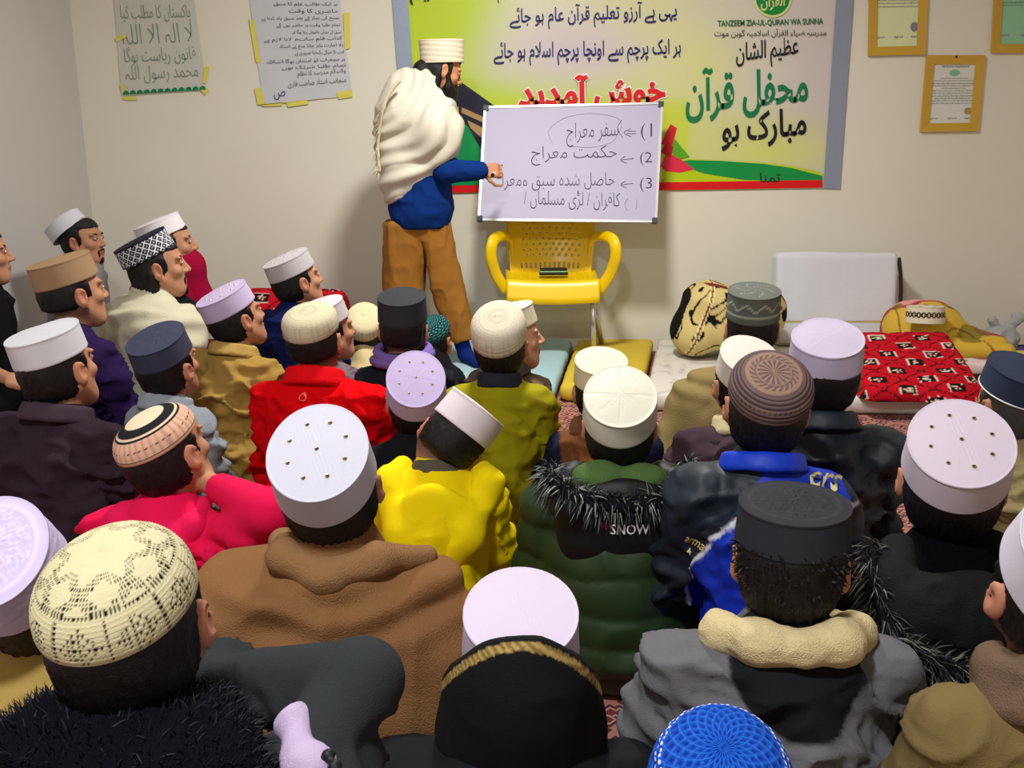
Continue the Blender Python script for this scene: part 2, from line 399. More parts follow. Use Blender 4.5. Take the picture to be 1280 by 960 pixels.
btext('TANZEEM ZIA-UL-QURAN WA SUNNA', 897, 24, 1029, 33, (20, 110, 60), rise=3, bold=0.02)
btext('مدرسہ ضیاء القرآن اسلامیہ گوبن موٹ'.replace('ٹ', 'ت'), 893, 36, 1033, 47, (50, 50, 55), rise=1, bold=0.004)
btext('عظیم الشان', 920, 49, 998, 84, (25, 28, 40), rise=10, bold=0.012)
btext('محفل قرآن', 857, 80, 1010, 148, (14, 124, 78), rise=14, bold=0.022)
btext('مبارک ہو', 902, 138, 1008, 184, (22, 24, 38), rise=10, bold=0.022)
btext('تمنا', 950, 216, 975, 228, (20, 60, 30), bold=0.01, off=0.016)
# round emblem
def disc_px(nm, cx, cy, r, m, parent, off, n=40, r0=0.0):
    a = np.linspace(0, 2 * math.pi, n, endpoint=False)
    if r0 <= 0: return poly_px(nm, [(cx + r * math.cos(t), cy + r * math.sin(t)) for t in a], m, parent, wp(off), WN)
    P = [hit(cx + q * math.cos(t), cy + q * math.sin(t), wp(off), WN) for q in (r, r0) for t in a]
    return mk(nm, P, [[i, (i + 1) % n, n + (i + 1) % n, n + i] for i in range(n)], m, parent, smooth=False)
disc_px('emblem_disc', 966, -2, 21, mat('print_green', (22, 140, 60), rough=0.5), bt, 0.0135)
disc_px('emblem_ring', 966, -2, 24, mat('print_cream', (215, 225, 150), rough=0.5), bt, 0.013, r0=21)
btext('القرآن', 951, -10, 981, 13, (220, 228, 150), rise=2, bold=0.02, off=0.016)

# ================================================================== POSTERS
def grid_poster(name, label, tl, tr, br, bl, colr, off=0.004, curl=0.004):
    r = empty(name, at((tl[0] + tr[0]) / 2, (tl[1] + bl[1]) / 2, WALL_Y - off), label, 'poster', 'posters taped to the wall')
    q = quad_px(tl, tr, br, bl, wp(off), WN); V, Q = grid(24, 24, q)
    V[:, 1] -= curl * vn(np.stack([V[:, 0] * 9, V[:, 2] * 9, V[:, 0] * 0 + tl[0]], 1))
    mk('sheet', V, Q[:, ::-1], mat('paper_%d' % tl[0], colr, rough=0.6), r)
    return r, quad_px(tl, tr, br, bl, wp(off + curl + 0.002), WN)
def ptext(r, fn, s, u0, w0, u1, w1, colr, bold=-0.008, slant=0.0, name='handwriting'):
    return text_map(name, shape_ar(s), mat('ink_%02x%02x%02x' % tuple(colr), colr, rough=0.6), r, sub(fn, u0, w0, u1, w1), bold=bold, slant=slant)
tapey = mat('yellow_tape', (226, 216, 96), rough=0.45)
def tape_px(r, pts, off=0.0105): poly_px('tape', pts, tapey, r, wp(off), WN)
r, fn = grid_poster('poster', 'pale taped poster with large faint green Urdu writing and green scalloped lower edge', (141, -16), (240, -16), (258, 113), (152, 120), (204, 207, 196))
g1 = (128, 152, 138)
for s, w0, w1 in (('پاکستان کا مطلب کیا', .66, .84), ('لا الہ الا اللہ', .47, .66), ('قانون ریاست ہوگا', .27, .45), ('محمد رسول اللہ', .10, .27)):
    ptext(r, fn, s, .07, w0, .93, w1, g1, bold=-0.012)
ptext(r, fn, 'ز', .8, .88, .95, .97, (30, 90, 70), bold=0.03)
sc_pts = []
for k in range(12):
    x = 153 + k * 8.7
    tt = (x - 153) / 105; yy = 118.5 - 6.5 * tt
    poly_px('scallop', [(x, yy), (x + 8.6, yy - .6), (x + 7.4, yy - 4), (x + 4.3, yy - 5.6), (x + 1.2, yy - 3.6)], mat('green_trim', (10, 130, 80), rough=0.6), r, wp(0.0118), WN)
for pts in ([(143, 48), (157, 42), (158, 46), (146, 53)], [(149, 104), (154, 106), (157, 119), (153, 119)], [(153, 121), (170, 120), (172, 125), (156, 125)],
            [(255, 84), (262, 82), (257, 104), (253, 104)], [(250, 112), (262, 112), (257, 119)]): tape_px(r, pts)
r, fn = grid_poster('poster', 'tall white sheet of dark handwritten Urdu lines held by yellow tape', (310, -16), (422, -16), (441, 120), (329, 131), (206, 210, 216))
rows = ['مدرسہ قرآن اسلام کا نظام تعلیم', 'ہر ایک طالب علم کا سبق', 'حاضری کا وقت', 'صبح کی نماز کے بعد سبق یاد کرنا ہے', 'تمام طلبا وقت پر حاضر ہوں گے', 'سبق کے دوران خاموش رہنا ہوگا اور',
        'کتاب قلم ساتھ لانا لازم ہے', 'بلا اجازت باہر جانا منع ہے استاد', 'ادب کا خیال رکھنا ضروری ہے', 'ہر جمعرات کو امتحان ہوگا انشااللہ', 'تمام طلبا شریک ہوں']
for k, s in enumerate(rows):
    s = s.replace('ث', 'س').replace('ذ', 'ز')
    w1 = .93 - k * .062
    ptext(r, fn, s, .10 + .16 * ((k * 7) % 3), w1 - .045, .97, w1, (52, 52, 70) if k < 8 else (52, 52, 110), bold=-0.004, slant=-.3)
ptext(r, fn, 'والسلام مدرسہ کا نظام', .42, .20, .96, .26, (80, 80, 90), bold=-0.006)
ptext(r, fn, 'منجانب استاد صاحب قاری', .30, .12, .95, .18, (80, 80, 90), bold=-0.006)
ptext(r, fn, 'ص', .13, .03, .26, .10, (60, 50, 150), bold=0.0)
for pts in ([(311, 24), (317, 24), (326, 78), (320, 78)], [(429, 16), (437, 16), (438, 60), (431, 62)], [(318, 110), (326, 110), (332, 131), (440, 119), (441, 112), (425, 118), (333, 127), (328, 126)][:4] + [(322, 131)],
            [(326, 131), (352, 128), (353, 132), (330, 133)], [(358, 128), (384, 125), (386, 130), (360, 134)], [(420, 116), (440, 112), (441, 121), (424, 124)]): tape_px(r, pts)

# ================================================================== CERTIFICATES
wood = mat('yellow_wood', (204, 164, 62), rough=0.5, bump=0.1, scale=30, wave='Z')
glassm = mat('picture_glass', (250, 250, 250), rough=0.08, alpha=0.10, spec=0.5)
def certificate(label, tl, tr, br, bl, paper, bw=10.0, seal=(110, 112, 130), emblem=None, nail=False):
    r = empty('framed_certificate', at((tl[0] + br[0]) / 2, (tl[1] + br[1]) / 2, WALL_Y - 0.01), label, 'picture', 'yellow framed certificates')
    C = [hit(*p, wp(0.022), WN) for p in (tl, tr, br, bl)]; cen = sum(C) / 4
    w = bw / F * 5.7
    for i in range(4):
        a, b = C[i], C[(i + 1) % 4]; e = (b - a) / np.linalg.norm(b - a); p, q = C[i - 1], C[(i + 2) % 4]
        ea = (p - a) / np.linalg.norm(p - a); eb = (q - b) / np.linalg.norm(q - b)
        V = [a, b, b + (eb - e) * w, a + (ea + e) * w]
        ys = np.array([0, 0.018, 0]); up = np.array([0, 0.006, 0])
        V = [v for v in V[:2]] + [v + up for v in V[2:]] + [v + ys for v in V]
        mk('frame_bar', V, [[3, 2, 1, 0], [4, 5, 6, 7], [0, 1, 5, 4], [2, 3, 7, 6], [1, 2, 6, 5], [3, 0, 4, 7]], wood, r, smooth=False)
    def inset(f, off): return quad_px(*[tuple(np.array(p) * (1 - f) + np.array(((tl[0] + br[0]) / 2, (tl[1] + br[1]) / 2)) * f) for p in (tl, tr, br, bl)], wp(off), WN)
    g = inset(0.14, 0.008); V, Q = grid(2, 2, g); mk('certificate_sheet', V, Q[:, ::-1], mat('sheet_%d' % tl[0], paper, rough=0.6), r)
    g = inset(0.22, 0.0095); ink = mat('print_grey', (120, 125, 122), rough=0.7)
    rs = random.Random(tl[0])
    top = .74 if emblem else .9
    for k in range(12):
        w_ = top - k * .042
        if w_ < .3: break
        lw = (.5 + .5 * rs.random()) if k % 4 == 0 else .96
        s = ''.join(rs.choice(['lorem ', 'of the ', 'and ', 'certify ', 'that ', 'holder ', 'with ']) for _ in range(9))
        text_map('print_line', s, ink, r, sub(g, .5 - lw / 2, w_, .5 + lw / 2, w_ + .026), bold=0.03, res=1)
    if emblem:
        text_map('print_line', 'CERTIFICATE OF REGISTRATION', ink, r, sub(g, .2, .93, .8, .97), bold=0.03, res=1)
        e_ = sub(g, .38, .79, .62, .90); a = np.linspace(0, 6.28, 20)[:-1]
        mk('emblem', e_(.5 + .5 * np.cos(a), .5 + .5 * np.sin(a)), [list(range(19))[::-1]], mat('print_teal', (120, 190, 150), rough=0.6), r, smooth=False)
    for u in (.0, .42, .8): text_map('print_line', 'signed', ink, r, sub(g, u, .06, u + .2, .10), bold=0.02, res=1)
    e_ = sub(g, .78, .14, .96, .26); a = np.linspace(0, 6.28, 20)[:-1]
    mk('seal', e_(.5 + .5 * np.cos(a), .5 + .5 * np.sin(a)), [list(range(19))[::-1]], mat('seal_%d' % tl[0], seal, rough=0.6), r, smooth=False)
    g = inset(0.12, 0.013); V, Q = grid(2, 2, g); mk('glass_pane', V, Q[:, ::-1], glassm, r)
    if nail:
        V, Q = tube([at(1195.5, 71, WALL_Y - 0.026), at(1195.5, 71, WALL_Y - 0.015)], 0.006, 8); mk('nail', V, Q, DARK, r)
certificate('yellow framed certificate on cream paper beside the banner, cut by the picture top', (1088, -62), (1163, -62), (1157, 68), (1086, 70), (222, 232, 176), seal=(110, 112, 140))
certificate('yellow framed white certificate with green emblem and gold seal, hanging lowest of the three', (1159, 69), (1232, 69), (1223, 164), (1151, 165), (222, 226, 220), seal=(160, 140, 50), emblem=True, nail=True)
certificate('yellow framed certificate on green paper, cut by the upper right corner', (1247, -62), (1325, -62), (1317, 66), (1240, 66), (140, 205, 160), seal=(120, 170, 140))

# ================================================================== MATTRESSES
def soft_slab(name, label, cat, quad, z0, z1, m, colr, bulge=0.012, h=0.02, fold=0.004, cf=None, group=None):
    """quad = four floor points (x,y) anticlockwise"""
    q = np.array(quad, float); cen = q.mean(0)
    def f(P):
        d = np.full(len(P), -9.0, np.float32)
        for i in range(4):
            a, b = q[i], q[(i + 1) % 4]; e = (b - a) / np.linalg.norm(b - a); nn = np.array([e[1], -e[0]])
            d = smax(d, ((P[:, :2] - a) @ nn).astype(np.float32), 0.03)
        zc = (z0 + z1) / 2; return smax(d, np.abs(P[:, 2] - zc) - (z1 - z0) / 2, 0.035)
    lo = [q[:, 0].min() - .03, q[:, 1].min() - .03, z0 - .02]; hi = [q[:, 0].max() + .03, q[:, 1].max() + .03, z1 + .03]
    V, Fc = surf(f, lo, hi, h); G = grad(f, V)
    V = V + G * (fold * (ridge(V * 7) - .5) * 2)[:, None] * sstep(z0 + .01, z0 + .04, V[:, 2])[:, None]
    V[:, 2] = np.maximum(V[:, 2], z0 + 0.001)
    c = np.tile(lin(colr), (len(V), 1)) if cf is None else cf(V)
    o = mk(name, V, Fc, m, None, c); return tag(o, label, cat, 'thin mattresses along the wall')
MZ = 0.09
def fl(px, py, z=MZ): p = floor_at(px, py, z); return (p[0], p[1])
blue_q = [fl(560, 484, 0.06), fl(694, 488, 0.06), (at(716, 430, 5.66)[0], 5.66), (at(560, 430, 5.66)[0], 5.66)]
soft_slab('mattress', 'thin pale blue floor mattress where the man at the board stands', 'mattress', blue_q, 0.0, MZ, CLOTH, (172, 206, 214))
yq = [fl(699, 488, 0.06), fl(800, 494, 0.06), (at(817, 424, 5.66)[0], 5.66), (at(722, 424, 5.66)[0], 5.66)]
soft_slab('mattress', 'thin mustard yellow floor mattress under the yellow chair', 'mattress', yq, 0.0, MZ, CLOTH, (214, 188, 66))
def marble(V):
    n = ridge(V * 6 + 3 * vn(V * 4)[:, None]); c = np.tile(lin((222, 218, 208)), (len(V), 1))
    return mixc(c, lin((160, 160, 160)), sstep(.86, .99, n) * .6)
wq = [fl(806, 500, 0.06), fl(1215, 506, 0.06), (at(1190, 424, 5.66)[0], 5.66), (at(823, 424, 5.66)[0], 5.66)]
soft_slab('mattress', 'white floor mattress with grey marble veins beside the patterned bag', 'mattress', wq, 0.0, MZ, CLOTH, 0, cf=marble)
lq = [fl(405, 478, 0.06), fl(550, 482, 0.06), (at(548, 424, 5.66)[0], 5.66), (at(400, 424, 5.66)[0], 5.66)]
soft_slab('mattress', 'dark red floor mattress under the red bolster', 'mattress', [(-2.3, 4.85), (at(548, 424, 4.85)[0] - .02, 4.85), (at(552, 424, 5.66)[0], 5.66), (-2.3, 5.66)], 0.0, MZ, CLOTH, (120, 20, 34))

# ================================================================== CHAIR
yel_p = mat('yellow_plastic', (244, 206, 8), rough=0.32, spec=0.5); steel = mat('chair_steel', (205, 205, 205), rough=0.25, metal=0.85)
CY = 5.12
cx = at(692, 340, CY)[0]
ch = empty('plastic_chair', (cx, CY + .2, MZ), 'bright yellow plastic armchair with thin metal legs carrying the whiteboard', 'chair')
def solid(o, t): md = o.modifiers.new('thickness', 'SOLIDIFY'); md.thickness = t; md.offset = 0; return o
SZ = at(692, 352, CY)[2]
def seatf(u, v):
    x = (u - .5) * (.50 + .02 * v); y = v * .44
    z = SZ + .012 * (2 * u - 1) ** 2 - .02 * np.sin(v * math.pi) + .0 * v
    fr = np.clip((.14 - v) / .14, 0, 1); z = z - .125 * fr ** 1.5; y = y + .0 * fr - .015 * (1 - fr)
    return np.stack([cx + x, CY + y, z], 1)
V, Q = grid(41, 36, seatf); iu, iv = np.divmod(np.arange(40 * 35), 35)
keep = ~((iu % 4 == 2) & (iv % 4 == 1) & (iv > 5) & (iv < 30) & (iu > 3) & (iu < 37))
solid(mk('seat', V, Q[keep], yel_p, ch), .009)
def backf(u, v):
    wd = .46 + .05 * np.sin(v * math.pi * .6); x = (u - .5) * wd
    y = .41 + .12 * v - .05 * (2 * u - 1) ** 2; z = SZ - .01 + v * .43
    return np.stack([cx + x, CY + y, z + .02 * np.cos((u - .5) * math.pi) * v], 1)
V, Q = grid(53, 46, backf); iu, iv = np.divmod(np.arange(52 * 45), 45)
keep = ~(((iu + 2 * ((iv // 3) % 2)) % 4 == 1) & (iv % 3 == 1) & (iv > 8) & (iv < 36) & (iu > 8) & (iu < 44)) & ~((iu % 3 == 1) & (iv > 2) & (iv < 6) & (iu > 6) & (iu < 46))
solid(mk('backrest', V, Q[keep], yel_p, ch), .009)
for s in (-1, 1):
    AH = .225
    pts = spline([(cx + s * .25, CY + .10, SZ - .07), (cx + s * .31, CY + .08, SZ + .03), (cx + s * .335, CY + .05, SZ + .13), (cx + s * .325, CY + .06, SZ + AH - .02), (cx + s * .295, CY + .15, SZ + AH),
                  (cx + s * .26, CY + .30, SZ + AH - .01), (cx + s * .235, CY + .41, SZ + .17), (cx + s * .225, CY + .415, SZ + .04)], 40)
    V, Q = tube(pts, .019, 14, flat=1.65); mk('armrest', V, Q, yel_p, ch)
    for y0, z0, y1, xs in ((CY + .05, SZ - .03, CY + .0, .225), (CY + .36, SZ - .02, CY + .36, .30)):
        V, Q = tube([(cx + s * .215, y0, z0), (cx + s * xs, y1, MZ + .004)], .0145, 12); lg = mk('leg', V, Q, steel, ch)
        V, Q = tube([(cx + s * xs, y1, MZ + .001), (cx + s * (xs * .97 + .215 * .03), y1 + .001, MZ + .03)], .0145, 10); mk('rubber_foot', V, Q, mat('foot_rubber', (190, 160, 40)), lg)
# marker case on the seat
mc = empty('board_duster', (cx + .02, CY + .22, SZ), 'slim black duster with a pale green stripe lying on the yellow seat', 'duster')
R_ = rot('Z', 3)
box('body', (cx + .01, CY + .24, SZ + .012), (.16, .05, .016), mat('duster_black', (20, 20, 20), rough=.6), mc, R_, .004)
box('felt_strip', (cx + .01, CY + .24, SZ + .024), (.158, .046, .008), mat('duster_green', (140, 190, 150), rough=.8), mc, R_, .002)
box('grip', (cx + .01, CY + .24, SZ + .035), (.15, .048, .013), mat('duster_black'), mc, R_, .004)

# ================================================================== WHITEBOARD
BP0 = np.array([0, 5.26, at(700, 277, 5.26)[2]]); BT = np.array([0, 5.50, at(700, 130, 5.50)[2]])
up_ = BT - BP0; up_ /= np.linalg.norm(up_); BN = np.cross(up_, [1, 0, 0]); BN = BN if BN[1] < 0 else -BN
corn = [hit(605, 133, BP0, BN), hit(829, 128, BP0, BN), hit(821, 278.5, BP0, BN), hit(597, 276, BP0, BN)]
wb = empty('whiteboard', (corn[2] + corn[3]) / 2, 'white marker board with black Urdu notes and grey corner caps resting on the yellow chair', 'board')
def slab(name, pts, t, m, parent):
    P = [p for p in pts] + [p - BN * t for p in pts]
    return mk(name, P, [[3, 2, 1, 0], [4, 5, 6, 7], [0, 1, 5, 4], [1, 2, 6, 5], [2, 3, 7, 6], [3, 0, 4, 7]], m, parent, smooth=False)
slab('board_panel', corn, .010, mat('board_white', (184, 180, 206), rough=.5, spec=.3), wb)
alu = mat('board_frame_alu', (214, 214, 220), rough=.35, metal=.5)
fw = .012
for i in range(4):
    a, b = corn[i], corn[(i + 1) % 4]; cc = sum(corn) / 4
    mid = (a + b) / 2; inn = cc - mid; inn -= (b - a) * np.dot(inn, b - a) / np.dot(b - a, b - a); inn /= np.linalg.norm(inn)
    slab('frame_bar', [p + BN * .006 for p in (a, b, b + inn * fw, a + inn * fw)], .018, alu, wb)
capm = mat('corner_grey', (66, 66, 74), rough=.5)
for i in range(4):
    a = corn[i]; e1 = corn[(i + 1) % 4] - a; e0 = corn[i - 1] - a; e1 /= np.linalg.norm(e1); e0 /= np.linalg.norm(e0); L_ = .030
    a2 = a - e1 * .003 - e0 * .003
    slab('corner_cap', [p + BN * .010 for p in (a2, a2 + e1 * L_, a2 + e1 * L_ + e0 * L_, a2 + e0 * L_)], .026, capm, wb)
inkm = mat('marker_ink', (44, 40, 60), rough=.6); inkf = mat('marker_ink_faint', (150, 144, 170), rough=.6)
WP = BP0 + BN * .0015
def wtext(s, x0, y0, x1, y1, rise=0., bold=-.014, m=None): return text_map('handwriting', shape_ar(s) if ord(max(s)) > 300 else s, m or inkm, wb, px_plane(x0, y0, x1, y1, WP, BN, rise), bold=bold)
wtext('سفر معراج', 708, 152, 773, 182, rise=4)
wtext('(1', 801, 154, 815, 176); wtext('(2', 800, 190, 815, 207); wtext('(3', 800, 222, 815, 240)
wtext('حکمت معراج', 664, 182, 771, 206, rise=2)
wtext('حاصل شدہ سبق ومعرا', 628, 216, 768, 238, rise=1)
wtext('کافران / لڑی مسلماں /', 655, 238, 775, 262, rise=-3)
def stroke(pts, r=.0013, m=None):
    P = spline([hit(x, y, WP, BN) for x, y in pts], 6 * len(pts)); V, Q = tube(P, r, 5); mk('marker_stroke', V, Q, m or inkm, wb)
stroke([(795, 167), (783, 167)]); stroke([(795, 164), (785, 164)]); stroke([(788, 161), (780, 166), (789, 171)])
for y in (199, 230): stroke([(792, y - 1), (777, y + 1)]); stroke([(782, y - 4), (776, y + 1), (783, y + 5)])
stroke([(690, 178), (686, 163), (705, 148), (735, 142), (768, 146), (777, 156), (772, 168), (764, 178), (740, 184), (715, 183)], .0009, inkf)
stroke([(777, 150), (772, 160), (778, 172)])
stroke([(785, 248), (781, 255), (784, 263)], m=inkf); stroke([(796, 249), (796, 256), (795, 262)], m=inkf)

# ================================================================== BUNDLES ALONG THE WALL
def flower_cells(u, v, n1, n2, base, line, petal, dark, seed=0):
    """u,v surface coordinates; squares outlined in black holding a pale flower"""
    a = u * n1; b = v * n2; ia, ib = np.floor(a), np.floor(b); fa, fb = a - ia - .5, b - ib - .5
    c = np.tile(lin(base), (len(u), 1)); on = ((ia + ib + seed) % 2 == 0)
    inn = (np.abs(fa) < .36) & (np.abs(fb) < .36); c[on & inn] = lin(dark)
    edge = inn & (np.maximum(np.abs(fa), np.abs(fb)) > .32); c[on & edge] = lin(line)
    r = np.hypot(fa, fb); th = np.arctan2(fb, fa); fl_ = r < .22 * (.65 + .35 * np.cos(th * 5 + ia))
    c[on & fl_] = lin(petal); c[on & fl_ & (r < .07)] = lin(base)
    ln = (~on) & ((np.abs(np.abs(fa) - np.abs(fb)) < .05) & (r > .12) | (np.abs(r - .12) < .02)); c[ln] = lin(dark)
    return c
RED, BLK, PNK, CRM = (196, 14, 34), (28, 10, 16), (236, 190, 170), (235, 225, 190)
# red bolster
ba = at(291, 352, 5.3); bb = at(434, 350, 5.3); ba[2] = bb[2] = MZ + .185
def fb_(P):
    d = con(P, ba + [.10, 0, 0], bb - [.10, 0, 0], .17, .17); return smax(d, np.abs(P[:, 0] - (ba[0] + bb[0]) / 2) - (bb[0] - ba[0]) / 2, .08)
V, Fc = surf(fb_, [ba[0] - .05, 5.05, MZ - .02], [bb[0] + .05, 5.55, .55], .009); G = grad(fb_, V)
th = np.arctan2(V[:, 2] - ba[2], V[:, 1] - ba[1]); endm = sstep(.10, .0, np.minimum(np.abs(V[:, 0] - ba[0]), np.abs(V[:, 0] - bb[0])) - .03)
V += G * ((.006 * np.sin(th * 16) * endm) + .006 * (ridge(V * 9) - .5))[:, None]
V[:, 2] = np.maximum(V[:, 2], MZ + .003)
tag(mk('bolster', V, Fc, CLOTH, None, flower_cells((V[:, 0] - ba[0]) / .60, th / math.pi, 5, 5, RED, (225, 215, 200), PNK, BLK)), 'round red bolster with black squares of pink flowers behind the boy in the grey cap', 'bolster')

# black and cream patterned bag
pc = at(905, 396, 5.15); pc[2] = MZ + .215
Rb = rot('Y', 18)
def fp_(P): return smin(smin(rbox(P, pc, (.24, .17, .165), .12, Rb), ell(P, pc + [.16, 0, .03], (.17, .16, .17)), .05), ell(P, pc + [-.16, 0, -.08], (.13, .16, .12)), .05)
V, Fc = surf(fp_, pc - .36, pc + .36, .008); G = grad(fp_, V); V += G * (.016 * (ridge(V * 6 + 2) - .5))[:, None]; V[:, 2] = np.maximum(V[:, 2], MZ + .002)
q = (V - pc) @ Rb
c = np.tile(lin((214, 196, 132)), (len(V), 1))
sw = np.sin(q[:, 0] * 27 + 2.6 * np.sin(q[:, 2] * 26)) ; sw2 = np.cos(q[:, 2] * 29 + 2.4 * np.sin(q[:, 0] * 24 + 1))
c = mixc(c, lin((22, 20, 22)), (ridge(q * 13 + 2.5 * vn(q * 9)[:, None] + 5) > .885).astype(float)); bd = np.abs(((q[:, 0] * 4.2 + .1) % 1) - .5) ; c = mixc(c, lin((120, 50, 30)), (bd < .02).astype(float)); c = mixc(c, lin((240, 225, 165)), ((bd > .02) & (bd < .05)).astype(float))
c = mixc(c, lin((22, 20, 22)), (q[:, 0] < -.235).astype(float))
c = mixc(c, lin((120, 45, 40)), ((q[:, 2] > .15) & (vn(q * 25) > .55)).astype(float))
tag(mk('bedding_bag', V, Fc, CLOTH, None, c), 'plump cream bag with black scroll pattern on the marbled mattress', 'bag')

# white cloth over an upright folded quilt
k0 = at(969, 311, 5.5); k1 = at(1123, 320, 5.5); kz = (k0[2] + k1[2]) / 2; kc = np.array([(k0[0] + k1[0]) / 2, 5.50, (kz + MZ) / 2]); kw = (k1[0] - k0[0]) / 2; kh = (kz - MZ) / 2
Rk = rot('X', -8)
def fk(P): return rbox(P, kc, (kw - .005, .075, kh), .035, Rk)
V, Fc = surf(fk, kc - [kw + .05, .25, kh + .05], kc + [kw + .05, .25, kh + .05], .012); G = grad(fk, V)
V += G * (.012 * (vn(V * [9, 9, 2]) - .5))[:, None]; V[:, 2] = np.maximum(V[:, 2], MZ + .004)
c = np.tile(lin((226, 230, 240)), (len(V), 1)); t = (V[:, 2] - MZ) / (kz - MZ)
zz = at(1040, 401, 5.42)[2]
c = mixc(c, lin((190, 165, 90)), (np.abs(V[:, 2] - zz) < .007).astype(float)); 
for k in range(3): c = mixc(c, lin((200, 190, 170)), (np.abs(V[:, 2] - (zz - .11 - .012 * k)) < .0025).astype(float))
kb = empty('folded_quilt', (kc[0], kc[1], MZ), 'white cloth with a thin gold stripe draped over an upright quilt against the wall', 'quilt')
mk('white_cover', V, Fc, WOOL, kb, c)
V, Q = tube(spline([hit(1121, 322, (0, 5.5, 0), WN) + [0.012, 0, 0], hit(1124, 360, (0, 5.47, 0), WN) + [0.01, 0, 0], hit(1120, 440, (0, 5.44, 0), WN) + [0.01, 0, 0]], 20), .012, 8); mk('dark_edge', V, Q, mat('dark_edge', (50, 34, 34)), kb)

# red flowered blanket, folded, in front
def cloth_blob(name, label, cat, prims, colf, lo, hi, h=.009, k=.04, amp=.012, fs=7., m=CLOTH, floorz=MZ, seed=0.):
    def f(P):
        d = None
        for pr in prims: e = pr(P); d = e if d is None else smin(d, e, k)
        return d
    V, Fc = surf(f, lo, hi, h); G = grad(f, V); V = V + G * (amp * (ridge(V * fs + seed) - .5) + amp * .4 * (ridge(V * fs * 2.7 + seed) - .5))[:, None]
    V[:, 2] = np.maximum(V[:, 2], floorz + .003)
    return tag(mk(name, V, Fc, m, None, colf(V)), label, cat, 'folded blankets by the wall' if cat == 'blanket' else None)
r0 = at(1134, 500, 4.42); r0[2] = .15
cloth_blob('blanket', 'red blanket printed with black squares and pale flowers, spread before the white cloth', 'blanket',
           [lambda P: rbox(P, r0 + [0, .05, .0], (.27, .26, .10), .05, rot('X', 22)), lambda P: ell(P, r0 + [.12, -.10, -.06], (.20, .16, .1))],
           lambda V: flower_cells(V[:, 0] / .55 + V[:, 2] * .2, (V[:, 1] + V[:, 2]) / .45, 5, 5, RED, (225, 215, 200), CRM, BLK), r0 - [.38, .42, .2], r0 + [.38, .42, .32], floorz=0.0 + MZ)
# yellow flowered blanket
y0_ = at(1178, 432, 5.2)
def yfl(V):
    c = np.tile(lin((222, 186, 70)), (len(V), 1)); n = vn(V * 7 + 4); c = mixc(c, lin((186, 60, 90)), sstep(.54, .60, n)); c = mixc(c, lin((238, 170, 160)), sstep(.66, .72, n))
    n = vn(V * 9 + 11); c = mixc(c, lin((120, 110, 40)), sstep(.66, .70, n) * .8); n = ridge(V * 5 + 7); return mixc(c, lin((110, 60, 50)), sstep(.95, .98, n) * .8)
cloth_blob('blanket', 'folded yellow blanket with pink flowers beneath the embroidered cap', 'blanket',
           [lambda P: ell(P, (y0_[0] - .10, 5.25, MZ + .15), (.22, .2, .15)), lambda P: con(P, (y0_[0] - .2, 5.22, MZ + .18), (y0_[0] + .24, 5.10, MZ + .07), .10, .065), lambda P: con(P, (y0_[0] - .08, 5.02, MZ + .07), (y0_[0] + .22, 4.97, MZ + .06), .07, .06)],
           yfl, [y0_[0] - .42, 4.8, MZ - .02], [y0_[0] + .42, 5.6, MZ + .45])
cloth_blob('blanket', 'pink and white blanket edge sticking out below the yellow flowered blanket', 'blanket',
           [lambda P: rbox(P, (y0_[0] + .14, 4.80, MZ + .03), (.24, .07, .03), .02)],
           lambda V: mixc(np.tile(lin((196, 90, 110)), (len(V), 1)), lin((235, 215, 210)), sstep(.45, .6, vn(V * 14))), [y0_[0] - .2, 4.6, MZ - .01], [y0_[0] + .5, 5.0, MZ + .12], amp=.006, fs=14)
# plastic bag and packets
g0 = at(1250, 425, 5.3); gz = at(1250, 440, 5.3)[2]
shelf = tag(box('box', (at(1275, 475, 5.2)[0], 5.27, (MZ + gz) / 2), (.30, .34, gz - MZ), mat('purple_card', (96, 60, 160), rough=.5), None, None, .008), 'low purple carton at the right edge beneath the grey plastic bag', 'box')
box('box_label', (at(1262, 470, 5.09)[0], 5.098, (MZ + gz) / 2), (.09, .003, .05), mat('label_pink', (225, 150, 190)), None)
bpy.data.objects['box_label'].parent = shelf
cloth_blob('plastic_bag', 'knotted grey translucent plastic bag with two ears standing by the wall', 'bag',
           [lambda P: ell(P, (g0[0], 5.3, gz + .075), (.095, .07, .08)), lambda P: con(P, (g0[0] - .01, 5.3, gz + .12), (g0[0] - .055, 5.3, gz + .185), .018, .022), lambda P: con(P, (g0[0] + .02, 5.3, gz + .12), (g0[0] + .085, 5.3, gz + .195), .016, .028)],
           lambda V: np.tile(lin((168, 170, 174)), (len(V), 1)), [g0[0] - .15, 5.18, gz - .02], [g0[0] + .16, 5.42, gz + .26], h=.006, k=.02, amp=.02, fs=16, m=NYLON, floorz=gz)
pk = tag(box('packet', (at(1276, 452, 5.16)[0], 5.16, gz + .016), (.17, .09, .03), mat('packet_yellow', (226, 222, 110), rough=.4), None, None, .006), 'yellow packet with a green label lying in front of the plastic bag', 'packet')
o = box('packet_label', (at(1254, 452, 5.11)[0], 5.1135, gz + .015), (.04, .002, .02), mat('packet_green', (90, 190, 60)), None); o.parent = pk
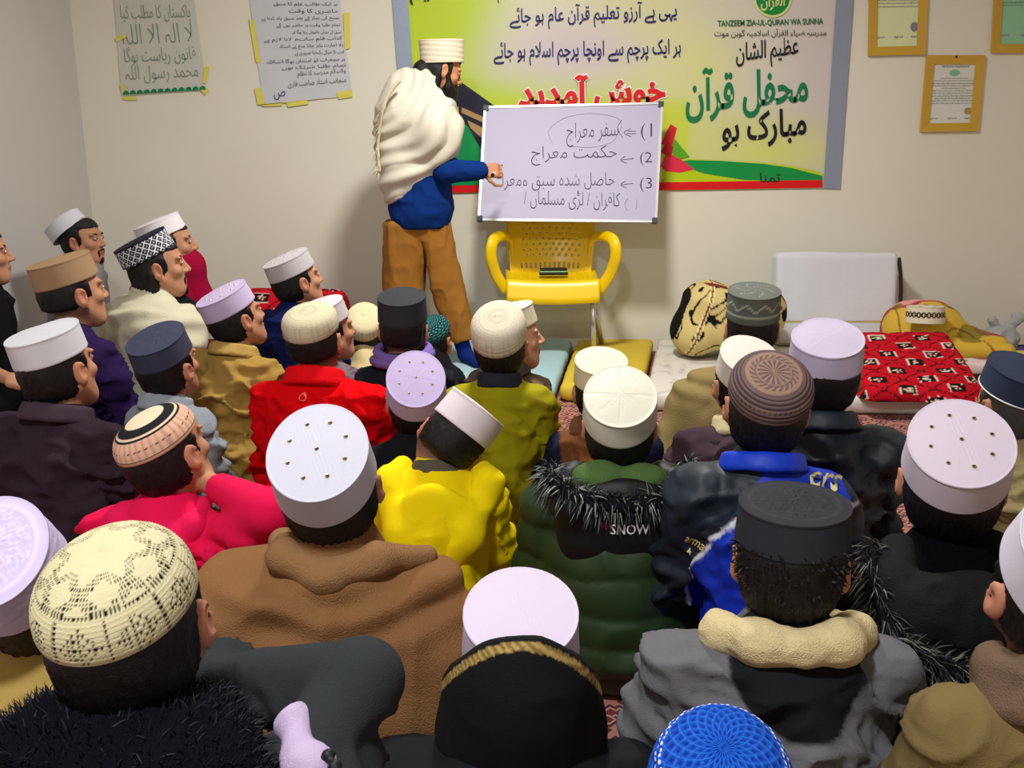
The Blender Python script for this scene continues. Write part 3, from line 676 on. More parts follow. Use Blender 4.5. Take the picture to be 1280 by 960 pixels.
# ================================================================== PEOPLE
def head_sdf(P, face=True, beard=False):
    """head-local metres: +y face, +z up, origin mid skull"""
    S = P * np.array([-1, 1, 1], np.float32); A = P.copy(); A[:, 0] = np.abs(A[:, 0])
    d = smin(ell(P, (0, -.012, .028), (.074, .094, .090)), ell(P, (0, .028, -.035), (.058, .058, .072)), .03)
    d = smin(d, ell(P, (0, .052, -.092), (.028, .026, .024)), .035)
    d = smin(d, con(A, (.050, -.005, -.045), (.022, .048, -.094), .024, .020), .03)
    if face:
        d = smin(d, ell(A, (.030, .074, .026), (.030, .012, .008)), .014)          # brow
        d = smin(d, ell(A, (.044, .058, -.022), (.020, .018, .016)), .02)          # cheek
        d = smax(d, -ell(A, (.031, .092, .007), (.019, .016, .012)), .012)         # socket
        d = smin(d, con(P, (0, .080, .018), (0, .102, -.026), .0065, .0105), .011)  # nose
        d = smin(d, ell(A, (.011, .092, -.030), (.0085, .010, .0075)), .007)
        d = smin(d, ell(P, (0, .084, -.055), (.021, .008, .005)), .007)           # upper lip
        d = smin(d, ell(P, (0, .081, -.066), (.018, .008, .006)), .007)
        d = smax(d, -ell(P, (0, .096, -.0605), (.022, .008, .0018)), .003)
        d = smin(d, ell(A, (.031, .0755, .007), (.0145, .0125, .0120)), .004)       # eyelids
    ear = smax(ell(A, (.083, -.010, -.008), (.010, .021, .032), rot('Z', -22)), -ell(A, (.094, -.004, -.006), (.009, .012, .020), rot('Z', -22)), .004)
    ear = smin(ear, ell(A, (.081, -.002, -.035), (.007, .009, .011)), .006)
    d = smin(d, ear, .007)
    return d
def hair_sdf(P, style):
    d = smin(ell(P, (0, -.014, .026), (.083, .102, .097)), ell(P, (0, -.03, -.035), (.066, .066, .06)), .04)
    A = P.copy(); A[:, 0] = np.abs(A[:, 0])
    fh = {'fade': .052}.get(style, .056)
    face_cut = -(smax(-(P[:, 1] - (.018 + .35 * np.maximum(P[:, 2] + .0, 0))), (P[:, 2] - fh), .01))    # y beyond temple and below hairline
    cut = -smax(.022 - P[:, 1], P[:, 2] - fh, .012)
    d = smax(d, cut, .008)
    nape = {'long': -.075, 'short': -.072, 'fade': -.045}[style if style in ('long', 'fade') else 'short']
    d = smax(d, nape - P[:, 2] + .25 * np.maximum(P[:, 1] + .02, 0), .012)
    ear = ell(A, (.085, -.004, -.010), (.020, .023, .036)); d = smax(d, -ear, .006)
    d = smin(d, con(A, (.074, .022, .03), (.071, .028, -.012), .008, .004), .006)      # sideburn
    return d
def cap_mesh(kind, cols, hgt=.078, rx=.0875, ry=.105, taper=.96, na=144):
    """returns local verts, quads, colours; rim plane z=0, +y front"""
    base = lin(cols[0]); alt = lin(cols[1]) if len(cols) > 1 else base * .3
    A = np.linspace(0, 2 * math.pi, na, endpoint=False); rows = []
    domed = kind in ('crochet', 'blue', 'stripe', 'teal', 'knit', 'kufi', 'brown', 'snug')
    ns, ntp = (34, 26) if na > 140 or domed else (14, 12)
    prof = [(.955, .012), (.965, .002), (.985, -.001)]
    if domed:
        for t in np.linspace(0, 1, ns + ntp):
            e = {'brown': 3.4, 'knit': 4.2, 'kufi': 3.0}.get(kind, 2.45); a = t * math.pi / 2
            prof.append((max(np.cos(a), 0) ** (2 / e) * (1 - .0 * t), hgt * np.sin(a) ** (2 / e)))
    else:
        for t in np.linspace(0, 1, ns): prof.append((1 + (taper - 1) * t, (hgt - .004) * t))
        prof += [(taper + .006, hgt - .003), (taper + .010, hgt - .0005), (taper + .004, hgt + .0018), (taper - .012, hgt + .001)]
        for t in np.linspace(0, 1, ntp)[1:]: prof.append(((taper - .012) * (1 - t), hgt + .001 + .006 * math.sin(t * math.pi / 2)))
    prof = np.array(prof); seg = np.hypot(np.diff(prof[:, 0]) * .095, np.diff(prof[:, 1])); s = np.concatenate([[0], np.cumsum(seg)])
    prof[-1, 0] = .004; m = len(prof)
    R, AA = np.meshgrid(np.arange(m), A, indexing='ij'); r = prof[R, 0].ravel(); z = prof[R, 1].ravel(); aa = AA.ravel(); sv = s[R].ravel()
    V = np.stack([r * rx * np.cos(aa), r * ry * np.sin(aa), z], 1); out = np.stack([np.cos(aa) * r, np.sin(aa) * r, .35 + 0 * r], 1)
    if not domed: top = z > hgt; out[top] = (0, 0, 1); out[~top] = np.stack([np.cos(aa), np.sin(aa), 0 * aa], 1)[~top]
    out /= np.linalg.norm(out, axis=1)[:, None]
    c = np.tile(base, (len(V), 1)); h = np.zeros(len(V)); T = z / hgt; rim = T < .02
    n3 = vn(V * 40)
    if kind == 'crochet':
        au = aa / (2 * math.pi) * 96; dots = (np.sin(au * 2 * math.pi * 1.0) * 1 > -.1) 
        row = sv / .0052; rr = np.abs(row - np.floor(row) - .5) < .28; hole = np.zeros(len(V), bool)
        dia = np.abs(((aa / (2 * math.pi) * 9) % 1) - .5) * 2; lv = (sv - .035) / .027
        hole |= (np.abs(lv) + dia < .82) & dots & rr & (np.sin(aa * 9 * 8 + np.floor(sv / .0052) * math.pi) > -.6)
        hole |= (dia > .93) & (np.abs(lv) < 1.1) & rr
        for q in (.007, .066): hole |= (np.abs(sv - q) < .0016) & dots
        d2 = np.abs(((aa / (2 * math.pi) * 7 + .5) % 1) - .5) * 2; l2 = (sv - .088) / .026
        hole |= (np.abs(np.abs(l2) - d2) < .30) & (np.abs(l2) < .95) & dots & rr
        c[hole] = alt; h -= .0016 * hole; h += .0006 * np.sin(sv / .0052 * 2 * math.pi) + .0004 * np.sin(aa * 96)
    elif kind in ('knit', 'snug'):
        h += .0007 * np.sin(sv / .0046 * 2 * math.pi) + .0005 * np.sin(aa * 70); c = mixc(c, base * .72, (np.sin(sv / .0046 * 2 * math.pi) < -.5) * .5)
        c = mixc(c, base * .6, (np.sin(aa * 70) < -.6) * .5 * (T < .75))
        if kind == 'snug': c = mixc(c, base * .55, ((np.sin(aa * 24) * np.sin(sv * 420)) > .45) * .8)
    elif kind == 'stripe':
        blk = lin((34, 34, 36)); pch = lin((222, 176, 150))
        c[(T > .18) & (T < .80)] = pch; c[(T > .80) & (T < .93)] = blk; c[T <= .1] = lin((200, 150, 125))
        c[(np.abs(T - .13) < .025)] = blk; c[np.abs(T - .73) < .03] = blk; c[(np.abs(T - .42) < .02) & (np.sin(aa * 40) > 0)] = blk
        c[np.abs(T - .77) < .018] = base; rb = (T > .15) & (T < .7); h += .0009 * np.sin(aa * 68) * rb; c = mixc(c, pch * .6, rb * (np.sin(aa * 68) < -.4) * .7)
        h += .0008 * (n3 - .5)
    elif kind == 'blue':
        u = np.sin(aa * 22 + sv * 330); w = np.sin(aa * 22 - sv * 330); h += .0009 * np.maximum(u, w)
        c = mixc(c, lin((50, 120, 215)), (np.maximum(u, w) > .9) * .5); c = mixc(c, lin((8, 36, 130)), ((u < -.3) & (w < -.3)) * .8)
        for q in (.068, .077):
            ln = np.abs(sv - q) < .0013; c = mixc(c, lin((235, 235, 245)), ln & (np.sin(aa * 60) > -.2)); h += .001 * ln
    elif kind == 'teal':
        u = np.sin(aa * 20 + np.sin(sv * 300) * 2.2); c = mixc(c, alt, (u > .2) * (np.sin(sv * 500) > -.2)); h += .0006 * np.sin(sv * 700)
    elif kind == 'brown':
        g = lin((150, 122, 100)); dk = lin((48, 36, 34)); rr2 = np.hypot(V[:, 0] / rx, V[:, 1] / ry); tp = T > .86
        pet = np.sin(aa * 16) * .5 + .5
        ring = (np.abs(rr2 - .62) < .05) | (np.abs(rr2 - .40) < .02) | (rr2 < .06)
        p2 = (rr2 < .38) & (rr2 > .1) & (pet > .55) | ((rr2 > .43) & (rr2 < .56) & (np.sin(aa * 22 + rr2 * 40) > .1))
        c = mixc(c, g, (tp & (ring | p2)) * .85); h += .0012 * (tp & (ring | p2))
        bands = np.sin(sv / .0095 * 2 * math.pi); c = mixc(c, dk, (~tp) * (bands < -.2) * .85); h += .0009 * bands * (~tp)
        c = mixc(c, g, (~tp) * (np.abs(T - .55) < .05) * (np.sin(aa * 50) > 0) * .6)
    elif kind == 'diamond':
        wl = lin((226, 226, 230)); k = 11; p = aa / (2 * math.pi) * k * 2; q = T * 2.4
        e1 = np.abs(((p + q) % 1) - .5); e2 = np.abs(((p - q) % 1) - .5); ln = (np.minimum(e1, e2) < .09) & (T > .06) & (T < .94)
        dot = (np.abs(e1 - .5) < .13) & (np.abs(e2 - .5) < .13) & (T < .95); c = mixc(c, wl, ln | (dot & ((np.abs(e1 - .5) > .07) | (np.abs(e2 - .5) > .07))))
    elif kind == 'satin':
        rr2 = np.hypot(V[:, 0] / rx, V[:, 1] / ry); tp = T > .99
        st = np.minimum(np.abs(np.sin(aa * 4)), np.abs(np.sin(aa * 4 + rr2 * 5))); h -= .0016 * np.exp(-(st / .10) ** 2) * (tp & (rr2 < .93))
        h += .0010 * np.sin(aa * 3 + 5 * T) * (~tp)
    elif kind in ('arabesque', 'velvet'):
        rr2 = np.hypot(V[:, 0] / rx, V[:, 1] / ry); tp = T > .99; e = np.sin(V[:, 0] * 330 + 3 * np.sin(V[:, 1] * 210)) * np.sin(V[:, 1] * 300 + 3 * np.sin(V[:, 0] * 190))
        am = .0012 if kind == 'arabesque' else .0010; h += am * np.sign(e) * np.abs(e) ** .5 * (tp & (rr2 < .72)); h += .0016 * np.exp(-((rr2 - .78) / .03) ** 2) * tp
        if kind == 'arabesque': e = np.sin(aa * 34 + 3 * np.sin(T * 8)) * np.sin(T * 16 + 2 * np.sin(aa * 20)); h += .0009 * e * (~tp) * (T > .3)
        c = mixc(c, base * 1.5 + .01, (tp & (h > .0006)) * .35)
    elif kind == 'petal':
        rr2 = np.hypot(V[:, 0] / rx, V[:, 1] / ry); tp = T > .99
        h -= .002 * np.exp(-(np.sin(aa * 5 + rr2 * 2.2) / .14) ** 2) * (tp & (rr2 < .8)); h += .0012 * np.sin(rr2 * 50) * (tp & (rr2 < .35)); h += .0008 * (n3 - .5)
    elif kind == 'embroidered':
        e = np.abs(T - .62 - .10 * np.sin(aa * 9)); c = mixc(c, alt, ((e < .035) | (np.abs(T - .3) < .025)) * (T < .98) * .9)
        rr2 = np.hypot(V[:, 0] / rx, V[:, 1] / ry); c = mixc(c, alt, (T > .99) * (np.abs(np.sin(aa * 3 + rr2 * 6)) < .12) * (rr2 < .7) * .5)
    elif kind == 'scroll':
        e = np.sin(aa * 12); t3 = (T - .52) / .2; k = ((np.abs(np.hypot(e * .9, t3) - .75) < .28) & (np.abs(t3) < 1)); c = mixc(c, alt, k); c = mixc(c, alt, ((T > .99) * (n3 > .62)) * .7)
        h += .0005 * np.sin(T * 60)
    elif kind == 'wrap':
        u = T * 6 + .5 * np.sin(aa); h += .0016 * np.abs(np.sin(u * .75 * math.pi)) * (T < .98); rr2 = np.hypot(V[:, 0] / rx, V[:, 1] / ry)
        c = mixc(c, alt, ((T > .99) & (rr2 < .86)).astype(float)); 
    else:
        tp = T > .99; h += .00025 * np.sin(V[:, 0] * 900 + V[:, 1] * 250) * tp; h += .0010 * (vn(V * 22) - .5)
    if kind == 'soft': h += .006 * (vn(V * 16 + 3) - .5)
    if not domed and kind not in ('wrap',): h += .0022 * (vn(V * 11 + rx * 99) - .5)
    V = V + out * h[:, None]
    i = np.arange(m * na).reshape(m, na); j = np.roll(i, -1, 1)
    Q = np.stack([i[:-1], j[:-1], j[1:], i[1:]], -1).reshape(-1, 4)
    return V, Q, c

def frame(yaw, pitch, roll):
    return rot('Z', -yaw) @ rot('Y', roll) @ rot('X', pitch)
EYL = {}
def strands(pts, nrm, L, w, rs, droop=.3, dirn=None, cols=((30, 30, 34),), jit=.6):
    """thin curved blades; pts,nrm (n,3)"""
    n = len(pts); d = nrm + rs.randn(n, 3) * jit * .5
    if dirn is not None: d = d + np.asarray(dirn)
    d /= np.linalg.norm(d, axis=1)[:, None]; l = L * (.6 + .7 * rs.rand(n))[:, None]
    s = np.cross(d, rs.randn(n, 3)); s /= np.linalg.norm(s, axis=1)[:, None]; s *= w
    g = np.array([0, 0, -1.0])
    p1 = pts + d * l * .5 + g * droop * l * .12; p2 = pts + d * l + g * droop * l * .5
    V = np.stack([pts - s, pts + s, p1 + s * .7, p1 - s * .7, p2], 1).reshape(-1, 3); b = np.arange(n) * 5
    Fc = [[k, k + 1, k + 2, k + 3] for k in b] + [[k + 3, k + 2, k + 4] for k in b]
    cc = lin(np.array(cols)[rs.randint(0, len(cols), n)]); return V, Fc, np.repeat(cc, 5, 0)

SKIN_T = (180, 130, 100)
def hand_pts(W, dirv, palm_n, s=1.0, curl=.5, side=1):
    """finger chains of a hand: W wrist, dirv along the palm, palm_n out of the palm; side=+1 thumb on cross side"""
    d = np.asarray(dirv, float); d /= np.linalg.norm(d); n = np.asarray(palm_n, float); n -= d * np.dot(n, d); n /= np.linalg.norm(n); t = np.cross(d, n) * side
    out = [('palm', W, W + d * .075 * s, t, d, n)]
    for k, (o, l) in enumerate(((.030, .068), (.010, .076), (-.011, .070), (-.030, .055))):
        b = W + d * .078 * s + t * o * s * .95; p = [b]; a = curl * .5; 
        for f_, st in ((.45, .9), (.32, 1.1), (.23, .8)):
            dd = d * math.cos(a) + n * math.sin(a); p.append(p[-1] + dd * l * s * f_); a += curl * st
        out.append(('f', [W + d * .045 * s + t * o * s * .7] + p))
    b = W + d * .02 * s + t * .026 * s
    out.append(('f', [b, b + (d * .55 + t * .75 + n * .2) * .036 * s, b + (d * .95 + t * .85 + n * .55) * .055 * s, b + (d * 1.35 + t * .7 + n * .9) * .062 * s]))
    return out
def hand_sdf(P, H_, s=1.0):
    _, a, b, t, d, n = H_[0]; R = np.stack([t, d, n], 1)
    D = rbox(P, a + d * .045 * s, (.040 * s, .048 * s, .014 * s), .013 * s, R)
    for _, p in H_[1:]:
        D = smin(D, chain(P, p, [.0095 * s, .0092 * s, .0085 * s, .0078 * s, .0068 * s][:len(p)], .002), .005)
    return D

PEOPLE = []
def person(label, c, w, yaw=0, pitch=14, roll=0, hs=.94, cap=None, hair='short', byaw=None, gar='jacket', col=(40, 40, 44), W=.18,
           m=None, dep=None, lean=.05, face=None, paint=None, amp=.010, arms=None, captilt=8, group='listeners seated on the floor', res=None, eyelets=None,
           hairc=None, extra=None, trous=(50, 48, 52), caph=.068, skin=SKIN_T, beard=None, hmax=None, puff=1.0, skirt=0., nbup=0., capof=(0, 0), brd=1.0, lowcap=0.0, zmin=None):
    az = math.degrees(math.atan((c[0] - 640) / F)); eff = yaw; yaw = yaw + az
    amp = amp * (1.7 if gar == 'jacket' else 1.35)
    m = m or CLOTH; byaw = yaw * .45 if byaw is None else byaw
    cs, sn = math.cos(math.radians(eff)), math.sin(math.radians(eff))
    wid = math.hypot(.176 * cs, .212 * sn) * hs
    dep = dep * F / 1000 if dep else F * wid / w * 1.05
    R = frame(yaw, pitch, roll); capo = np.array([0, -.012, .042 - lowcap]) * hs; capup = np.array([0, 0, caph * .5 * hs])
    cc = atd(c[0], c[1], dep); hc = cc - R @ (capo + capup)              # skull centre in the world
    fw2 = np.array([math.sin(math.radians(byaw)), math.cos(math.radians(byaw)), 0])
    Rh = frame(yaw, pitch * .35, roll * .6)
    NB = hc + Rh @ (np.array([0, -.034, -.110 + nbup]) * hs)
    root = np.array([NB[0], NB[1], 0]) - fw2 * lean
    zf = 0.0
    e = empty('person', (root[0], root[1], zf), label, 'person', group)
    cam_dist = dep; face = (abs(eff) > 40) if face is None else face
    res = res or (0.0062 if dep < 1.6 else 0.0078 if dep < 2.4 else 0.0096); resb = .0050 if face else (.0062 if dep < 1.8 else .0078)
    Rb = rot('Z', -byaw)
    toB = lambda P: (P - root.astype(np.float32)) @ Rb.astype(np.float32)
    nb = toB(NB[None])[0]; H = float(nb[2]); ny = float(nb[1]); nx = float(nb[0])
    sw = W - .055
    zs = H - .055                                                      # shoulder height
    PEOPLE.append((label, hc, dep, H))
    A = {}
    for s, k in ((-1, 'L'), (1, 'R')):
        sh = np.array([s * sw, ny * .8, zs - .02]); el = np.array([s * (sw + .035), ny + .05, max(H - .30, .16)]); ha = np.array([s * .06, ny + .15, max(H - .34, .13)])
        if arms and k in arms:
            a_ = arms[k]; el = toB(np.asarray(a_[0])[None])[0]; ha = toB(np.asarray(a_[1])[None])[0]
            if len(a_) > 2 and 'cuff' in a_[2]: ha = el + (ha - el) * a_[2]['cuff']
        A[k] = (sh, el, ha)
    # ---- skin
    hands = []
    for k in ('L', 'R'):
        if arms and k in arms and len(arms[k]) > 2:
            o = arms[k][2]; wri = np.asarray(arms[k][1], float); hands.append((hand_pts(wri, o['d'], o['n'], o.get('s', .9), o.get('curl', .5), o.get('side', 1)), o.get('s', .9), k))
    Rf = R.astype(np.float32); hcf = hc.astype(np.float32)
    def fbody(P):
        q = (P - hcf) @ Rf / hs; d = head_sdf(q, face)
        if cap: d = smax(d, q[:, 2] - (.070 - lowcap + math.tan(math.radians(captilt)) * (q[:, 1] - capof[1])), .01)
        d = d * hs
        n0 = hc + R @ (np.array([0, -.020, -.055]) * hs)
        d = smin(d, con(P, n0, NB + [0, 0, -.02], .050 * hs, .056 * hs), .02)
        if hands:
            d = smin(d, con(P, NB + [0, 0, -.02], NB - [0, 0, .09], .052 * hs, .07 * hs), .03)
        else: d = smin(d, con(P, NB + [0, 0, -.02], NB - [0, 0, .07], .052 * hs, .06 * hs), .03)
        for hp, s_, k in hands:
            sh, el, ha = [(Rb @ p + root) for p in A[k]]
            d = smin(d, con(P, NB - [0, 0, .07], sh, .05, .045), .02)
            d = smin(d, smin(con(P, sh, el, .040, .034), con(P, el, hp[0][1], .034, .021 * s_ / .9), .01), .02); d = smin(d, hand_sdf(P, hp, s_), .012)
        return d
    lo = hc - .17; hi = hc + .17; lo[2] = NB[2] - .13
    if hands:
        allp = np.array([Rb @ p + root for k in A for p in A[k]] + [p for hp, _, _ in hands for f_ in hp[1:] for p in f_[1]] + [hc - .17, hc + .17])
        lo = allp.min(0) - .05; hi = allp.max(0) + .05
    V, Fc = surf(fbody, lo, hi, resb)
    q = (V - hc) @ R / hs; c_ = np.tile(lin(skin), (len(V), 1)) * brd
    near = np.linalg.norm(q, axis=1) < .16
    if face:
        lips = (((q[:, 0] / .024) ** 2 + ((q[:, 2] + .061) / .0125) ** 2) < 1) & (q[:, 1] > .07); c_ = mixc(c_, lin((150, 78, 66)), lips * .7)
        c_ = mixc(c_, lin((28, 18, 14)), ((((np.abs(q[:, 0]) - .031) / .019) ** 2 + ((q[:, 2] - .0275 - .12 * (np.abs(q[:, 0]) - .031)) / .0045) ** 2) < 1) & (q[:, 1] > .05))
        c_ = mixc(c_, lin((120, 70, 50)), (((np.abs(q[:, 0]) - .031) / .017) ** 2 + ((q[:, 2] - .007) / .012) ** 2 < 1) * (q[:, 1] > .05) * .35)
    c_ = mixc(c_, lin((205, 120, 100)), (near & (np.abs(q[:, 0]) > .08)) * .25)
    if hair == 'fade': c_ = mixc(c_, lin((58, 44, 38)), sstep(-.10, -.05, q[:, 2]) * (q[:, 1] < .01) * (np.abs(q[:, 0]) < .078) * near * .8)
    c_ = c_ * (.92 + .16 * vn(V * 60))[:, None]
    mk('body', V, Fc, SKIN, e, c_)
    if face:
        for s in (-1, 1):
            u, v = np.meshgrid(np.linspace(0, math.pi, 13), np.linspace(0, 2 * math.pi, 17)[:-1], indexing='ij'); u = u.ravel(); v = v.ravel()
            S = np.stack([np.sin(u) * np.cos(v), np.cos(u), np.sin(u) * np.sin(v)], 1); i = np.arange(13 * 16).reshape(13, 16); j = np.roll(i, -1, 1)
            Qe = np.stack([i[:-1], i[1:], j[1:], j[:-1]], -1).reshape(-1, 4); gaze = S[:, 1]
            ce = np.tile(lin((225, 215, 208)), (len(S), 1)); ce[gaze > .80] = lin((38, 22, 16)); ce[gaze < .3] = lin((120, 70, 50))
            L_ = S * [.0122, .0126, .0066] + [s * .031, .0775, .0065]
            mk('eye', hc + (L_ * hs) @ R.T, Qe, EYE, e, ce)
    # ---- hair
    if hair != 'none':
        def fh_(P):
            q = (P - hcf) @ Rf / hs; d = hair_sdf(q, hair)
            if cap: d = smax(d, q[:, 2] - (.056 - lowcap + math.tan(math.radians(captilt)) * (q[:, 1] - capof[1])), .006)
            return d * hs
        if hair == 'long':
            f0 = fh_
            def fh_(P):
                q = (P - hcf) @ Rf / hs; d = f0(P) / hs; AQ = q.copy(); AQ[:, 0] = np.abs(AQ[:, 0])
                d = smin(d, ell(q, (0, -.060, -.085), (.068, .040, .075)), .03); d = smin(d, con(AQ, (.066, -.03, -.02), (.062, -.035, -.13), .022, .016), .02)
                return smax(d, -ell(AQ, (.088, .004, -.010), (.018, .020, .032)), .005) * hs
        V, Fc = surf(fh_, hc - .20, hc + .20, .0062 if dep < 2 else .0076); G = grad(fh_, V); q = (V - hc) @ R / hs
        a_ = np.arctan2(q[:, 0], -q[:, 1]); V = V + G * (.0022 * np.sin(a_ * 55 + 6 * vn(q * 30)) + .003 * (vn(q * [90, 90, 30]) - .5))[:, None] * (1 if not cap else sstep(.0, .03, (.042 - lowcap + math.tan(math.radians(captilt)) * (q[:, 1] - capof[1])) - q[:, 2]))[:, None] if cap else V
        mk('hair', V, Fc, hairc or HAIR, e)
    if beard:
        def fbd(P):
            q = (P - hcf) @ Rf / hs; AQ = q.copy(); AQ[:, 0] = np.abs(AQ[:, 0])
            d = con(AQ, (.062, .020, -.025), (.043, .040, -.074), .006, .006 + .006 * beard); d = smin(d, con(AQ, (.043, .040, -.074), (.0, .068, -.100), .006 + .006 * beard, .024 * beard + .006), .012)
            d = smin(d, con(AQ, (.022, .080, -.062), (.018, .072, -.085), .006, .010), .008)
            if beard > .8: d = smin(d, ell(q, (0, .055, -.125 - .02 * beard), (.045, .032, .055 * beard)), .03)
            d = smin(d, con(AQ, (.0, .097, -.047), (.024, .082, -.054), .0045, .004), .004)
            return d * hs
        V, Fc = surf(fbd, hc - .24, hc + .18, .005); V += grad(fbd, V) * (.003 * (vn(V * 160) - .5))[:, None]; mk('beard', V, Fc, HAIR, e)
    # ---- cap
    if cap:
        kind, cols = cap[0], cap[1:]
        V, Q, cc_ = cap_mesh(kind, cols, hgt=caph, na=300 if kind == 'diamond' else 220 if kind in ('crochet', 'blue') else 144 if dep < 2.0 else 100)
        RT = R @ rot('X', captilt); off = hc + R @ capo
        off = off + R @ (np.array([capof[0], capof[1], 0]))
        co = mk('cap', off + (V * hs) @ RT.T, Q, KNIT if kind in ('crochet', 'knit', 'blue', 'stripe', 'teal', 'snug') else CAPC if kind not in ('satin', 'leather') else NYLON, e, cc_)
        if eyelets:
            for k in range(9):
                if k == 8: x, y = 0, 0
                else: a = k / 8 * 2 * math.pi + .35; x, y = .6 * math.cos(a) * .084, .6 * math.sin(a) * .10
                if 'm' not in EYL:
                    Vt, Qt = tube([(.0030 * math.cos(t), .0030 * math.sin(t), 0) for t in np.linspace(0, 2 * math.pi, 12)[:-1]], .0010, 5, closed=True)
                    nV = len(Vt); Vd = np.array([(.0028 * math.cos(t), .0028 * math.sin(t), .0004) for t in np.linspace(0, 2 * math.pi, 11)[:-1]])
                    me = bpy.data.meshes.new('eyelet'); me.from_pydata([tuple(v) for v in np.vstack([Vt, Vd])], [], Qt + [list(range(nV, nV + 10))])
                    me.materials.append(mat('eyelet_brass', (170, 150, 90), rough=.3, metal=.8)); me.materials.append(DARK); me.polygons[len(me.polygons) - 1].material_index = 1; EYL['m'] = me
                o = bpy.data.objects.new('eyelet', EYL['m']); COL.objects.link(o); o.parent = co
                zt = caph + .001 + .006 * math.sin((1 - math.hypot(x / .084, y / .1) / .95) * math.pi / 2)
                o.location = off + RT @ (np.array([x, y, zt + .0006]) * hs) - np.array(e['_o'][:]); o.rotation_euler = Matrix(RT.tolist()).to_euler(); o.scale = (hs,) * 3
    # ---- garment
    def fg(P):
        p = toB(P); Q_ = p - np.array([nx, 0, 0], np.float32) * sstep(.1, H, p[:, 2])[:, None]
        k = .05
        if gar == 'shawl':
            d = ell(Q_, (0, ny * .7 - .01, H - .16), (W * .93, .135, .17)); d = smin(d, ell(Q_, (0, .03, .20), (W * 1.02, .20, .24)), .10)
            for s in (-1, 1):
                d = smin(d, con(Q_, (s * sw * .9, ny * .8, zs - .03), (s * (W - .05), .05, .14), .065, .085), .07)
            d = smin(d, con(Q_, (-.1, .18, .14), (.1, .18, .14), .10, .10), .10)
            d = smin(d, con(Q_, (0, ny - .005, H - .045), (0, ny, H + .015), .085, .072), .06)
            if skirt: d = smin(d, con(Q_, (0, .0, H - .25), (-skirt, .02, .10), .12, .10), .08)
        else:
            b = puff
            d = ell(Q_, (0, ny * .7 - .005, H - .17), (sw * .98 * b, .110 * b, .175)); d = smin(d, ell(Q_, (0, .0, .24), (sw * .88 * b, .118 * b, .20)), .06); d = smin(d, ell(Q_, (0, .01, .12), (sw * 1.0 * b, .14 * b, .12)), .06)
            d = smin(d, con(Q_, (0, ny - .005, H - .05), (0, ny, H - .015), .075, .064), .05)
            for s, kk in ((-1, 'L'), (1, 'R')):
                sh, el, ha = A[kk]; sh = sh - [nx * 0, 0, 0]
                d = smin(d, con(Q_, (s * .03, ny - .005, H - .055), (s * sw * .8, ny * .8, zs - .022), .052, .052 * b), .035)
                pe = p if (arms and kk in arms) else Q_
                d = smin(d, con(pe, sh, el, .056 * b, .048 * b), .03); d = smin(d, con(pe, el, ha, .048 * b, .034 * b), .015)
            if gar == 'puffer' : pass
        return d
    rad = max(W + .14, .30); lo = np.array([root[0] - rad, root[1] - .28, .004]); hi = np.array([root[0] + rad, root[1] + .42, NB[2] + .09])
    if arms:
        for k in arms:
            for p in arms[k][:2]: lo = np.minimum(lo, np.asarray(p) - .1); hi = np.maximum(hi, np.asarray(p) + .1)
        lo[2] = max(lo[2], .004)
    if skirt: lo[0] -= skirt
    V, Fc = surf(fg, lo, hi, res); G = grad(fg, V); p = toB(V)
    below = sstep(-.005, .06, NB[2] - V[:, 2])
    seed = (len(PEOPLE) * 3.7) % 29
    if gar == 'shawl':
        dx = p[:, 0] - nx; dz = H - p[:, 2] + .02; ang = np.arctan2(dx, dz); rr = np.hypot(dx, dz)
        wv = np.sin(ang * 7 + 5 * vn(p * 4 + seed)) * sstep(.05, .25, rr) * amp * .8 + amp * 1.8 * (ridge(p * [4, 4, 7] + .1 * vn(p * 6)[:, None] * 4 + seed) ** 3 - .3) + amp * .5 * (ridge(p * [14, 14, 9] + seed) ** 2 - .4)
        roll_ = np.sin((H - p[:, 2] + .25 * np.abs(dx)) * 95 + 2 * vn(p * 9 + seed)) * amp * .55 * np.exp(-((H - p[:, 2] - .03) / .06) ** 2)
        disp = wv + roll_
    elif gar == 'puffer':
        disp = .010 * (np.abs(np.sin(p[:, 2] * 38 + 1.2 * vn(p * 8))) ** .6 - .6) + amp * (ridge(p * 13 + seed) - .5) * .8
    else:
        wp_ = p + .05 * (vn(p * 7 + seed)[:, None] - .5)
        w2 = wp_ + .04 * (vn(p * 11 + 3)[:, None] - .5) * [1, 1, 2]; tl = w2[:, 2] + .8 * np.abs(w2[:, 0] - nx)
        disp = amp * (1.5 * (ridge(np.stack([w2[:, 0] * 5, w2[:, 1] * 5, tl * 12], 1) + seed) ** 4 - .25) + .9 * (ridge(wp_ * [13, 13, 24] + seed + 5) ** 3 - .3) + .35 * (ridge(wp_ * [30, 30, 44] + seed) ** 2 - .4))
        el_ = np.minimum(np.linalg.norm(p - A['L'][1], axis=1), np.linalg.norm(p - A['R'][1], axis=1)); disp += amp * .6 * np.exp(-(el_ / .09) ** 2) * np.sin(p[:, 2] * 110 + 4 * vn(p * 20))
    V = V + G * (disp * below)[:, None]; V[:, 2] = np.maximum(V[:, 2], .004)
    gc = np.tile(lin(col) ** 1.10, (len(V), 1)); ctx = dict(p=p, H=H, ny=ny, nx=nx, W=W, V=V, root=root, NB=NB, hc=hc, R=R, hs=hs, e=e, toB=toB, Rb=Rb, fg=fg, dep=dep, sw=sw)
    if paint is not None: gc = paint(gc, ctx)
    mk('shawl' if gar == 'shawl' else 'jacket', V, Fc, m, e, gc); ctx['solids'] = [(V, Fc)]
